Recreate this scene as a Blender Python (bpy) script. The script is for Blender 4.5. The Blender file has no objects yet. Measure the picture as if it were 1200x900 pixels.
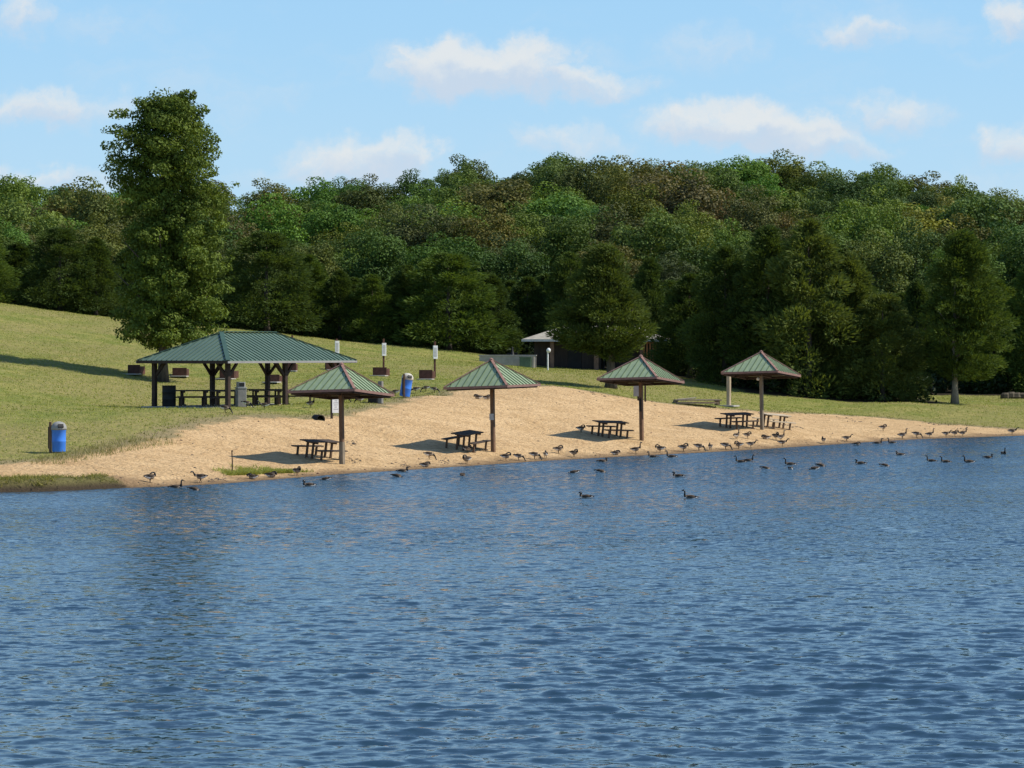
import bpy, math, random
import numpy as np
from mathutils import Vector, Matrix

random.seed(7)
RNG = np.random.default_rng(11)
R = math.radians
scene = bpy.context.scene
COL = scene.collection

# ------------------------------------------------------------------ camera constants
F = 3403.0      # focal length in units of a 1200 px wide frame
CX, HY = 600.0, 410.0
H = 4.6         # eye height above the lake


def sm(e0, e1, x):
    t = np.clip((x - e0) / (e1 - e0), 0, 1)
    return t * t * (3 - 2 * t)


# ------------------------------------------------------------------ node helpers
def new_mat(name):
    m = bpy.data.materials.new(name)
    m.use_nodes = True
    m.node_tree.nodes.clear()
    return m, m.node_tree


def nd(nt, typ, ins=None, **props):
    n = nt.nodes.new(typ)
    for k, v in props.items():
        setattr(n, k, v)
    if ins:
        for k, v in ins.items():
            sock = n.inputs[k]
            if isinstance(v, bpy.types.NodeSocket):
                nt.links.new(v, sock)
            else:
                sock.default_value = v
    return n


def mth(nt, op, a, b=None, c=None, clamp=False):
    ins = {0: a}
    if b is not None:
        ins[1] = b
    if c is not None:
        ins[2] = c
    n = nd(nt, 'ShaderNodeMath', ins, operation=op)
    n.use_clamp = clamp
    return n.outputs[0]


def mixc(nt, fac, a, b, blend='MIX'):
    n = nt.nodes.new('ShaderNodeMix')
    n.data_type = 'RGBA'
    n.blend_type = blend
    for i, v in ((0, fac), (6, a), (7, b)):
        if isinstance(v, bpy.types.NodeSocket):
            nt.links.new(v, n.inputs[i])
        else:
            if i and len(v) == 3:
                v = (*v, 1)
            n.inputs[i].default_value = v
    return n.outputs[2]


def ramp(nt, fac, e0, e1, o0=0.0, o1=1.0, smooth=True):
    n = nd(nt, 'ShaderNodeMapRange', {0: fac, 1: e0, 2: e1, 3: o0, 4: o1})
    n.interpolation_type = 'SMOOTHSTEP' if smooth else 'LINEAR'
    return n.outputs[0]


def noise(nt, vec, scale, detail=3, rough=0.55, dist=0.0):
    n = nd(nt, 'ShaderNodeTexNoise', {'Scale': scale, 'Detail': detail, 'Roughness': rough, 'Distortion': dist})
    if vec is not None:
        nt.links.new(vec, n.inputs['Vector'])
    return n.outputs['Fac']


def output(nt, shader):
    o = nt.nodes.new('ShaderNodeOutputMaterial')
    nt.links.new(shader, o.inputs[0])


def simple_mat(name, col, rough=0.6, var=0.25, scale=6.0, spec=0.3, bump=0.0, metal=0.0, stretch=None, dirt=None):
    """painted / wooden / metal surface with mottling so that it is never one flat tone"""
    m, nt = new_mat(name)
    tc = nd(nt, 'ShaderNodeTexCoord').outputs['Object']
    if stretch:
        tc = nd(nt, 'ShaderNodeMapping', {'Vector': tc, 'Scale': stretch}).outputs[0]
    a = noise(nt, tc, scale, 5, 0.65)
    b = noise(nt, tc, scale * 0.22, 3, 0.5)
    f = mth(nt, 'ADD', mth(nt, 'MULTIPLY', a, 0.6), mth(nt, 'MULTIPLY', b, 0.4))
    f = ramp(nt, f, 0.3, 0.7)
    lo = tuple(c * (1 - var) for c in col)
    hi = tuple(min(1, c * (1 + var)) for c in col)
    c = mixc(nt, f, lo, hi)
    if dirt:
        c = mixc(nt, ramp(nt, b, 0.52, 0.68, 0, 0.75), c, dirt)
    bs = nd(nt, 'ShaderNodeBsdfPrincipled', {'Base Color': c, 'Roughness': rough, 'Metallic': metal})
    bs.inputs['Specular IOR Level'].default_value = spec
    if bump:
        bp = nd(nt, 'ShaderNodeBump', {'Height': a, 'Strength': bump, 'Distance': 0.02})
        nt.links.new(bp.outputs[0], bs.inputs['Normal'])
    output(nt, bs.outputs[0])
    return m


M = {}
M['post_brown'] = simple_mat('brown_stained_wood', (0.17, 0.098, 0.056), 0.7, 0.45, 9, stretch=(6, 6, 0.7), bump=0.3)
M['post_grey'] = simple_mat('weathered_grey_wood', (0.22, 0.18, 0.13), 0.8, 0.4, 9, stretch=(6, 6, 0.7), bump=0.3)
M['post_sun'] = simple_mat('pale_dry_wood', (0.42, 0.33, 0.22), 0.8, 0.35, 9, stretch=(6, 6, 0.7), bump=0.3)
M['dark_wood'] = simple_mat('dark_brown_timber', (0.05, 0.032, 0.024), 0.75, 0.4, 8, bump=0.2)
M['green_roof'] = simple_mat('faded_green_steel', (0.27, 0.345, 0.205), 0.45, 0.16, 2.5, spec=0.5, dirt=(0.27, 0.34, 0.2))
M['green_seam_shaded'] = simple_mat('green_steel_seam_shaded', (0.12, 0.17, 0.09), 0.5, 0.2, 4, spec=0.3)  # darker than the panels: shadow beside each rib is put into the colour
M['pav_roof'] = simple_mat('deep_green_steel', (0.11, 0.172, 0.128), 0.4, 0.14, 1.6, spec=0.5)
M['pav_seam'] = simple_mat('deep_green_steel_seam', (0.05, 0.1, 0.072), 0.45, 0.15, 4, spec=0.4)  # darker green paints rib shadow into the seams; ridge caps share it
M['red_trim'] = simple_mat('red_brown_steel_trim', (0.27, 0.15, 0.112), 0.5, 0.25, 5, spec=0.4)
M['rust_board'] = simple_mat('red_brown_boards', (0.095, 0.042, 0.028), 0.75, 0.4, 5, bump=0.2)
M['concrete'] = simple_mat('pale_concrete', (0.42, 0.39, 0.34), 0.85, 0.2, 3, bump=0.2)
M['blue'] = simple_mat('blue_plastic', (0.05, 0.23, 0.78), 0.4, 0.14, 3, spec=0.5)
M['lid_grey'] = simple_mat('grey_plastic', (0.3, 0.3, 0.28), 0.5, 0.2, 4)
M['lid_cream'] = simple_mat('cream_plastic', (0.55, 0.52, 0.43), 0.5, 0.15, 4)
M['black'] = simple_mat('black_plastic', (0.014, 0.014, 0.014), 0.6, 0.4, 4)
M['white'] = simple_mat('white_sign_paint', (0.82, 0.82, 0.8), 0.6, 0.1, 5)
M['offwhite'] = simple_mat('weathered_white_paint', (0.5, 0.5, 0.48), 0.65, 0.2, 6)
M['grey_panel'] = simple_mat('grey_sign_panel', (0.3, 0.29, 0.28), 0.6, 0.15, 5)
M['grey_metal'] = simple_mat('grey_coated_metal', (0.22, 0.21, 0.19), 0.5, 0.2, 5)
M['table_dark'] = simple_mat('dark_table_plastic', (0.085, 0.066, 0.054), 0.8, 0.35, 6, spec=0.08, stretch=(1, 8, 1))
M['table_brown'] = simple_mat('brown_table_boards', (0.12, 0.08, 0.055), 0.8, 0.35, 6, spec=0.1, stretch=(1, 8, 1))
M['table_light'] = simple_mat('sun_bleached_boards', (0.5, 0.42, 0.3), 0.75, 0.25, 6, stretch=(1, 8, 1))
M['stone'] = simple_mat('grey_brown_stone', (0.1, 0.083, 0.055), 0.9, 0.3, 3, bump=0.5)
M['shingle'] = simple_mat('pale_weathered_shingles', (0.36, 0.33, 0.27), 0.85, 0.3, 4, bump=0.4, stretch=(1, 1, 4))
M['orange_wood'] = simple_mat('orange_brown_slats', (0.36, 0.15, 0.065), 0.7, 0.3, 5, stretch=(6, 6, 0.8))
M['brown_wall'] = simple_mat('dark_brown_cladding', (0.055, 0.042, 0.035), 0.8, 0.3, 4, stretch=(5, 5, 0.6))
M['pillar'] = simple_mat('tan_brown_pillar', (0.2, 0.125, 0.085), 0.8, 0.3, 4)
M['green_box'] = simple_mat('dull_green_cabinet', (0.1, 0.16, 0.1), 0.6, 0.2, 3)
M['bark'] = simple_mat('grey_brown_bark', (0.1, 0.08, 0.06), 0.9, 0.5, 5, stretch=(5, 5, 0.8), bump=0.6)
M['bark_pale'] = simple_mat('pale_scarred_bark', (0.27, 0.23, 0.17), 0.9, 0.4, 4, stretch=(5, 5, 0.8), bump=0.6)
M['goose_back'] = simple_mat('grey_brown_feathers', (0.075, 0.054, 0.038), 0.85, 0.5, 22, stretch=(1, 4, 4))
M['goose_breast'] = simple_mat('pale_grey_feathers', (0.33, 0.27, 0.21), 0.85, 0.25, 18)
M['goose_black'] = simple_mat('black_feathers', (0.009, 0.0085, 0.008), 0.6, 0.3, 10)
M['goose_white'] = simple_mat('white_feathers', (0.74, 0.72, 0.68), 0.8, 0.08, 10)
M['goose_dark'] = simple_mat('dark_wing_feathers', (0.045, 0.034, 0.026), 0.8, 0.4, 20, stretch=(1, 4, 4))


# ------------------------------------------------------------------ mesh builder
class MB:
    def __init__(s):
        s.v, s.f, s.mi, s.mats = [], [], [], []

    def mat(s, m):
        if m not in s.mats:
            s.mats.append(m)
        return s.mats.index(m)

    def add(s, vs, fs, m):
        k = s.mat(m)
        o = len(s.v)
        s.v += [tuple(p) for p in vs]
        s.f += [tuple(i + o for i in f) for f in fs]
        s.mi += [k] * len(fs)

    def box(s, c, d, m, rot=None, bev=0.0):
        """box at centre c, full size d, optional rotation matrix; bev chamfers the vertical edges"""
        hx, hy, hz = d[0] / 2, d[1] / 2, d[2] / 2
        if bev > 0:
            b = min(bev, hx * 0.8, hy * 0.8)
            ring = [(-hx + b, -hy), (hx - b, -hy), (hx, -hy + b), (hx, hy - b), (hx - b, hy), (-hx + b, hy), (-hx, hy - b), (-hx, -hy + b)]
            vs = [(x, y, -hz) for x, y in ring] + [(x, y, hz) for x, y in ring]
            n = 8
        else:
            ring = [(-hx, -hy), (hx, -hy), (hx, hy), (-hx, hy)]
            vs = [(x, y, -hz) for x, y in ring] + [(x, y, hz) for x, y in ring]
            n = 4
        fs = [tuple(reversed(range(n))), tuple(range(n, 2 * n))] + [(i, (i + 1) % n, n + (i + 1) % n, n + i) for i in range(n)]
        c = Vector(c)
        out = []
        for p in vs:
            p = Vector(p)
            if rot is not None:
                p = rot @ p
            out.append(p + c)
        s.add(out, fs, m)

    def bar(s, a, b, w, h, m, up=(0, 0, 1)):
        a, b = Vector(a), Vector(b)
        t = (b - a)
        L = t.length
        t.normalize()
        u = Vector(up)
        side = t.cross(u)
        if side.length < 1e-4:
            side = t.cross(Vector((0, 1, 0)))
        side.normalize()
        u = side.cross(t).normalized()
        rot = Matrix((side, t, u)).transposed()
        s.box((a + b) / 2, (w, L, h), m, rot)

    def tube(s, pts, rad, m, n=8, squash=None, cap=True):
        pts = [Vector(p) for p in pts]
        rings = []
        for i, p in enumerate(pts):
            t = (pts[min(i + 1, len(pts) - 1)] - pts[max(i - 1, 0)])
            if t.length < 1e-6:
                t = Vector((0, 0, 1))
            t.normalize()
            ref = Vector((0, 1, 0)) if abs(t.y) < 0.9 else Vector((1, 0, 0))
            a = t.cross(ref).normalized()
            b = a.cross(t).normalized()
            r = rad[i] if hasattr(rad, '__len__') else rad
            ra, rb = (r if isinstance(r, tuple) else (r, r))
            rings.append([p + a * math.cos(2 * math.pi * k / n) * ra + b * math.sin(2 * math.pi * k / n) * rb for k in range(n)])
        vs = [q for rg in rings for q in rg]
        fs = []
        for i in range(len(rings) - 1):
            for k in range(n):
                fs.append((i * n + k, i * n + (k + 1) % n, (i + 1) * n + (k + 1) % n, (i + 1) * n + k))
        if cap:
            fs.append(tuple(reversed(range(n))))
            fs.append(tuple((len(rings) - 1) * n + k for k in range(n)))
        s.add(vs, fs, m)

    def lathe(s, prof, m, c=(0, 0, 0), n=20):
        vs, fs = [], []
        for r, z in prof:
            for k in range(n):
                a = 2 * math.pi * k / n
                vs.append((c[0] + r * math.cos(a), c[1] + r * math.sin(a), c[2] + z))
        for i in range(len(prof) - 1):
            for k in range(n):
                fs.append((i * n + k, i * n + (k + 1) % n, (i + 1) * n + (k + 1) % n, (i + 1) * n + k))
        fs.append(tuple(reversed(range(n))))
        fs.append(tuple((len(prof) - 1) * n + k for k in range(n)))
        s.add(vs, fs, m)

    def build(s, name, parent=None, smooth=False):
        me = bpy.data.meshes.new(name)
        me.from_pydata(s.v, [], s.f)
        for m in s.mats:
            me.materials.append(m)
        me.polygons.foreach_set('material_index', s.mi)
        if smooth:
            me.polygons.foreach_set('use_smooth', [True] * len(s.f))
        me.update()
        o = bpy.data.objects.new(name, me)
        COL.objects.link(o)
        o.parent = parent
        return o


def thing(name, label, cat, loc=(0, 0, 0), rz=0.0, group=None):
    o = bpy.data.objects.new(name, None)
    COL.objects.link(o)
    o.location = loc
    o.rotation_euler = (0, 0, rz)
    o.empty_display_size = 0.2
    tag(o, label, cat, group)
    return o


def tag(o, label, cat, group=None):
    o['label'] = label
    o['category'] = cat
    if group:
        o['group'] = group
    return o


def copy_tree(o, parent=None):
    c = o.copy()
    COL.objects.link(c)
    c.parent = parent
    for ch in list(o.children):
        copy_tree(ch, c)
    return c


def np_mesh(name, verts, quads, mats, attrs=None, smooth=False, matidx=None):
    """fast mesh from numpy arrays; quads (n,4) or tris (n,3)"""
    me = bpy.data.meshes.new(name)
    nv, nf, k = len(verts), len(quads), quads.shape[1]
    me.vertices.add(nv)
    me.vertices.foreach_set('co', verts.astype(np.float32).ravel())
    me.loops.add(nf * k)
    me.loops.foreach_set('vertex_index', quads.astype(np.int32).ravel())
    me.polygons.add(nf)
    me.polygons.foreach_set('loop_start', (np.arange(nf) * k).astype(np.int32))
    me.polygons.foreach_set('loop_total', np.full(nf, k, np.int32))
    if matidx is not None:
        me.polygons.foreach_set('material_index', matidx.astype(np.int32))
    me.polygons.foreach_set('use_smooth', np.full(nf, smooth, bool))
    for m in mats:
        me.materials.append(m)
    for an, av in (attrs or {}).items():
        at = me.attributes.new(an, 'FLOAT', 'POINT')
        at.data.foreach_set('value', av.astype(np.float32))
    me.update(calc_edges=True)
    me.validate()
    return me


def link(name, me, parent=None):
    o = bpy.data.objects.new(name, me)
    COL.objects.link(o)
    o.parent = parent
    return o


# ------------------------------------------------------------------ terrain
SHORE = [(-600, 15), (-200, 40), (-60, 72), (-30, 85)]
for px, py in [(0, 577), (60, 576), (140, 572), (200, 570), (260, 567), (320, 562), (400, 555.5), (460, 552), (520, 548), (580, 544),
               (640, 540), (740, 534.5), (840, 529.5), (900, 526), (960, 522), (1020, 518), (1080, 514.5), (1140, 512.5), (1200, 510.5)]:
    D = F * H / (py - HY)
    SHORE.append(((px - CX) / F * D, D))
SHORE += [(38, 167), (60, 181), (110, 196), (260, 210), (700, 235)]
SHORE = np.array(SHORE)


def shore_s(x, y):
    """rough signed distance inland of the waterline"""
    return (y - np.interp(x, SHORE[:, 0], SHORE[:, 1])) * 0.6


CP = []


def cp(px, py, D):
    CP.append(((px - CX) / F * D, D, H - (py - HY) * D / F))


def cz(px, D, z):
    CP.append(((px - CX) / F * D, D, z))


for x, y in SHORE:
    if 60 < y < 200 and -60 <= x < 110:
        CP.append((x, y, 0.0))
for a in [(401, 544, 111.5), (578, 529, 121), (752, 516, 132), (893, 503, 143), (505, 522.5, 121), (475, 522, 121), (330, 537, 111.5), (295, 536, 111.5), (680, 510, 132), (650, 509, 132), (820, 499, 143), (795, 498, 143),
          # top of the sand
          (0, 543, 103), (100, 533, 106), (150, 523, 109.5), (200, 509, 114), (240, 498, 118), (290, 488, 122), (370, 491, 124), (450, 477, 131),
          (500, 464, 139), (560, 456, 147), (640, 452, 152), (680, 456, 153), (740, 467, 155), (800, 476, 157), (850, 479, 159), (900, 483, 160),
          (960, 486, 163), (1010, 488, 166), (1050, 491, 167), (1100, 497, 166), (1150, 500, 165), (1200, 502, 164),
          # lawn
          (67, 531, 107), (0, 480, 122), (0, 450, 137), (0, 420, 155), (0, 385, 178), (100, 480, 125), (100, 430, 155), (100, 400, 177),
          (272, 477, 132), (179, 478, 134), (300, 474, 142), (390, 472, 139), (191, 447, 155), (263, 444, 158), (320, 448, 153), (445, 441, 161),
          (500, 444, 160), (449, 430, 175), (510, 441, 166), (476, 466, 145), (600, 436, 175), (560, 430, 178), (640, 436, 180), (700, 450, 170),
          (740, 455, 168), (800, 460, 170), (715, 455, 166), (850, 466, 172), (900, 474, 170), (960, 478, 172),
          # crest of the lawn and edge of the wood
          (0, 355, 202), (60, 364, 202), (120, 372, 202), (200, 380, 202), (300, 388, 202), (400, 401, 202), (500, 409, 202), (560, 416, 202),
          (620, 430, 198), (700, 434, 198), (780, 442, 190), (848, 458, 180), (890, 464, 178), (951, 468, 178), (1009, 472, 178), (1058, 472, 176),
          (1112, 464, 202), (1173, 468, 196), (1119, 472.5, 182), (1180, 480, 178), (1090, 458, 215), (1190, 455, 222)]:
    cp(*a)
for px, z in ((-250, 10.0), (1450, 2.0)):
    cz(px, 202, z)
cz(-250, 120, 2.6); cz(-250, 155, 5.6); cz(1450, 182, 1.0); cz(1450, 166, 0.25)
for px, a, b, c, d in ((-250, 8.5, 6.5, 8, 18), (0, 7.0, 5.2, 6.4, 16.5), (150, 6.0, 4.8, 6.4, 16), (300, 5.0, 4.4, 6.8, 16.5), (500, 4.1, 4.1, 7.4, 18), (650, 3.6, 4.0, 7.8, 19.2),
                       (800, 3.3, 3.8, 7.8, 19.2), (950, 2.8, 3.6, 7.6, 18.6), (1100, 2.4, 3.2, 7.0, 16.6), (1250, 2.4, 3.0, 6.4, 14.5), (1450, 2.4, 3.0, 7, 13)):
    cz(px, 230, a); cz(px, 255, b); cz(px, 310, c); cz(px, 410, d)
CP = np.array(CP)


def tps(r2):
    return 0.5 * r2 * np.log(r2 + 1e-9)


_s = 100.0
_P = CP[:, :2] / _s
_n = len(CP)
_K = tps(((_P[:, None] - _P[None]) ** 2).sum(-1)) + np.eye(_n) * 1.5e-5
_A = np.zeros((_n + 3, _n + 3))
_A[:_n, :_n] = _K
_A[:_n, _n] = 1; _A[_n, :_n] = 1
_A[:_n, _n + 1:] = _P; _A[_n + 1:, :_n] = _P.T
_W = np.linalg.solve(_A, np.r_[CP[:, 2], 0, 0, 0])


def base_height(x, y):
    x = np.asarray(x, float); y = np.asarray(y, float)
    sh = x.shape
    x = x.ravel(); y = y.ravel()
    yc = np.clip(y, 75, 415)
    xc = np.clip(x, -0.25 * yc, 0.25 * yc)
    out = np.empty(len(x))
    for i in range(0, len(x), 20000):
        q = np.c_[xc[i:i + 20000], yc[i:i + 20000]] / _s
        out[i:i + 20000] = tps(((q[:, None] - _P[None]) ** 2).sum(-1)) @ _W[:_n] + _W[_n] + q @ _W[_n + 1:]
    s = shore_s(x, y)
    k = sm(0.0, 2.2, s)
    z = np.maximum(out, 0.04) * k + 0.055 * s * (1 - k)
    z = np.where(s < 0, np.maximum(-2.0, 0.07 * s), z)
    # low grassy bank at the water on the left
    dxy = np.clip((-11.9 - x) / 1.5, 0, 1)
    bank = sm(0.1, 0.55, s) * (1 - sm(0.9, 2.6, s)) * dxy
    z = z + 0.30 * bank
    # gentle unevenness
    z = z + np.where(s > 0.5, 1, 0) * (0.02 * np.sin(x * 2.1 + 0.7 * y) * np.sin(0.9 * y - 0.4 * x) + 0.012 * np.sin(4.7 * x + 1.3) * np.sin(3.9 * y + 0.6 * x)) * sm(0.5, 3, s)
    return z.reshape(sh)


def seg_dist(x, y, poly):
    best = np.full(x.shape, 1e9)
    for (ax, ay), (bx, by) in zip(poly[:-1], poly[1:]):
        dx, dy = bx - ax, by - ay
        t = np.clip(((x - ax) * dx + (y - ay) * dy) / (dx * dx + dy * dy + 1e-12), 0, 1)
        best = np.minimum(best, (x - ax - t * dx) ** 2 + (y - ay - t * dy) ** 2)
    return np.sqrt(best)


def inside(x, y, poly):
    c = np.zeros(x.shape, bool)
    n = len(poly)
    for i in range(n):
        ax, ay = poly[i]; bx, by = poly[(i + 1) % n]
        if ay == by:
            continue
        hit = ((ay > y) != (by > y)) & (x < (bx - ax) * (y - ay) / (by - ay) + ax)
        c ^= hit
    return c


def cast(px, py, fn=base_height, d0=70, d1=430):
    """the point of the ground that the line of sight (px, py) meets"""
    D = np.linspace(d0, d1, 4000)
    x = (px - CX) / F * D
    z = H - (py - HY) * D / F
    g = fn(x, D)
    hit = np.nonzero(g >= z)[0]
    i = hit[0] if len(hit) else len(D) - 1
    return Vector((x[i], D[i], float(g[i])))


SAND_TOP = [(-60, 548), (0, 543.5), (30, 541.5), (55, 541), (85, 536), (120, 529), (150, 523), (175, 517), (200, 510), (222, 503), (240, 497.5), (262, 492), (290, 489),
            (330, 488), (355, 491), (375, 491), (400, 487), (425, 482), (450, 477), (470, 471), (500, 464), (530, 458.5), (560, 456), (600, 453.5), (640, 452.5), (665, 454.5),
            (690, 458.5), (715, 463), (740, 467), (780, 473), (800, 475.5), (850, 479.5), (900, 483), (960, 485.5), (1010, 488), (1050, 491), (1100, 497), (1150, 500.5),
            (1200, 503.5), (1260, 507)]
_top = [cast(px, py) for px, py in SAND_TOP]
_top = [(p.x, p.y) for p in _top]
SAND_POLY = [(-60, 60)] + [(-40, 88)] + _top + [(60, 150), (60, 60)]


def sand_sdf(x, y):
    d = seg_dist(x, y, [(-40, 88)] + _top)
    return np.where(inside(x, y, SAND_POLY), d, -d)


BANK_PTS = [cast(px, py) for px, py in [(-60, 566), (0, 559), (50, 557.5), (100, 558.5), (135, 562), (150, 569)]]
BANK = [(p.x, p.y) for p in BANK_PTS] + [(-11.6, 90), (-25, 80)]


def height(x, y):
    x = np.asarray(x, float); y = np.asarray(y, float)
    return base_height(x, y)


def gpt(px, py):
    return cast(px, py)


def wpt(px, py):
    D = F * H / (py - HY)
    return Vector(((px - CX) / F * D, D, 0.0))


def drop(x, y):
    return Vector((x, y, float(base_height(np.array([x]), np.array([y]))[0])))


def grow(a, b, step, g):
    out = [a]
    while out[-1] < b:
        out.append(out[-1] + step)
        step *= g
    return np.array(out)


xs = np.r_[-grow(46, 900, 0.8, 1.25)[::-1], np.arange(-45.6, 46, 0.32), grow(46.2, 900, 0.8, 1.25)]
ys = np.r_[-grow(-84, 400, 4, 1.4)[::-1], np.arange(86, 172, 0.32), np.arange(172, 232, 1.0), np.arange(232, 420, 4.0), grow(420, 2500, 10, 1.4)]
ys = np.unique(ys); xs = np.unique(xs)
GX, GY = np.meshgrid(xs, ys)
gz = height(GX, GY)
sx = sand_sdf(GX.ravel(), GY.ravel())
inb = inside(GX.ravel(), GY.ravel(), BANK)
bd = seg_dist(GX.ravel(), GY.ravel(), BANK + BANK[:1])
bank_sdf = np.where(inb, bd, -bd)
sh = shore_s(GX.ravel(), GY.ravel())
WOOD = [(-900, 206), (-30, 206), (-5, 205), (0, 203), (8, 201), (11, 196), (12.9, 187), (14.5, 180), (20, 178.5), (26.5, 178), (27.5, 200), (32, 205), (40, 200), (70, 205), (900, 240), (900, 2600), (-900, 2600)]
wd = seg_dist(GX.ravel(), GY.ravel(), WOOD[:-2])
wd = np.where(inside(GX.ravel(), GY.ravel(), WOOD), wd, -wd)
nx, ny = len(xs), len(ys)
ii = (np.arange(ny - 1)[:, None] * nx + np.arange(nx - 1)[None]).ravel()
quads = np.c_[ii, ii + 1, ii + nx + 1, ii + nx]


def ground_material():
    m, nt = new_mat('ground_sand_and_lawn')
    geo = nd(nt, 'ShaderNodeNewGeometry').outputs['Position']
    def attr(n):
        return nd(nt, 'ShaderNodeAttribute', attribute_name=n).outputs['Fac']
    n1 = noise(nt, geo, 0.09, 4, 0.6)
    n2 = noise(nt, geo, 0.55, 4, 0.6)
    n3 = noise(nt, geo, 3.2, 5, 0.7)
    n4 = noise(nt, geo, 14.0, 4, 0.7)
    # lawn
    g = mixc(nt, ramp(nt, n2, 0.35, 0.68), (0.19, 0.225, 0.045), (0.35, 0.315, 0.098))
    g = mixc(nt, ramp(nt, n1, 0.40, 0.6, 0, 0.65), g, (0.33, 0.27, 0.11))
    g = mixc(nt, ramp(nt, n3, 0.38, 0.66, 0.0, 0.5), g, (0.12, 0.14, 0.032))
    g = mixc(nt, ramp(nt, n4, 0.45, 0.7, 0.0, 0.4), g, (0.29, 0.27, 0.11))
    # darker mown strip low on the lawn
    # sand
    s = mixc(nt, ramp(nt, n2, 0.3, 0.7), (0.56, 0.378, 0.19), (0.68, 0.477, 0.255))
    s = mixc(nt, ramp(nt, n3, 0.46, 0.68, 0.0, 0.7), s, (0.37, 0.225, 0.105))
    s = mixc(nt, ramp(nt, n4, 0.54, 0.68, 0.0, 0.65), s, (0.25, 0.15, 0.08))
    n5 = noise(nt, geo, 7.0, 2, 0.5)
    s = mixc(nt, ramp(nt, n5, 0.64, 0.72, 0.0, 0.75), s, (0.16, 0.09, 0.045))
    # wet margin
    shn = attr('shore')
    wob = mth(nt, 'MULTIPLY_ADD', mth(nt, 'SUBTRACT', n2, 0.5), 2.2, shn)
    wet = ramp(nt, wob, 0.2, 2.0, 1.0, 0.0)
    s = mixc(nt, mth(nt, 'MULTIPLY', wet, 0.85), s, (0.19, 0.125, 0.07))
    mud = ramp(nt, shn, -0.25, 0.35, 1.0, 0.0)
    s = mixc(nt, mud, s, (0.085, 0.06, 0.035))
    # ragged edge between them
    e = mth(nt, 'MULTIPLY_ADD', mth(nt, 'SUBTRACT', n2, 0.5), 2.6, attr('sand'))
    e = mth(nt, 'MULTIPLY_ADD', mth(nt, 'SUBTRACT', n3, 0.5), 1.2, e)
    edge = ramp(nt, e, -1.5, -0.2)          # thin bare turf before the sand
    dry = mixc(nt, n3, (0.20, 0.16, 0.085), (0.36, 0.28, 0.17))
    c = mixc(nt, mth(nt, 'MULTIPLY', edge, 0.75), g, dry)
    c = mixc(nt, ramp(nt, e, -0.2, 0.35), c, s)
    b = mth(nt, 'MULTIPLY_ADD', mth(nt, 'SUBTRACT', n3, 0.5), 0.9, attr('bank'))
    bankc = mixc(nt, n3, (0.10, 0.10, 0.03), (0.20, 0.17, 0.07))
    bankc = mixc(nt, ramp(nt, shn, 0.2, 0.5, 1, 0), bankc, (0.06, 0.045, 0.028))
    c = mixc(nt, ramp(nt, b, -0.1, 0.2), c, bankc)
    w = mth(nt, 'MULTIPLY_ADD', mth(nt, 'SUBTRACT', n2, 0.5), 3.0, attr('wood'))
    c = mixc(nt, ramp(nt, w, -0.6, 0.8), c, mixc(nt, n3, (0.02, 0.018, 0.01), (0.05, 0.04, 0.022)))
    bs = nd(nt, 'ShaderNodeBsdfPrincipled', {'Base Color': c, 'Roughness': 0.95})
    bs.inputs['Specular IOR Level'].default_value = 0.1
    hb = mth(nt, 'ADD', mth(nt, 'MULTIPLY', n5, 0.5), mth(nt, 'MULTIPLY', n3, 1.0))
    bp = nd(nt, 'ShaderNodeBump', {'Height': hb, 'Strength': 1.0, 'Distance': 0.17})
    nt.links.new(bp.outputs[0], bs.inputs['Normal'])
    output(nt, bs.outputs[0])
    return m


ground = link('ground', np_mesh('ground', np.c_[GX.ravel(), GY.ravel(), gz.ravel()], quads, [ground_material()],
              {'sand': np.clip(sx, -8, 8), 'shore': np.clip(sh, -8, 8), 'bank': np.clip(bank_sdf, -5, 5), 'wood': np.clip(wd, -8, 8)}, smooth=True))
ground['kind'] = 'structure'

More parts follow.
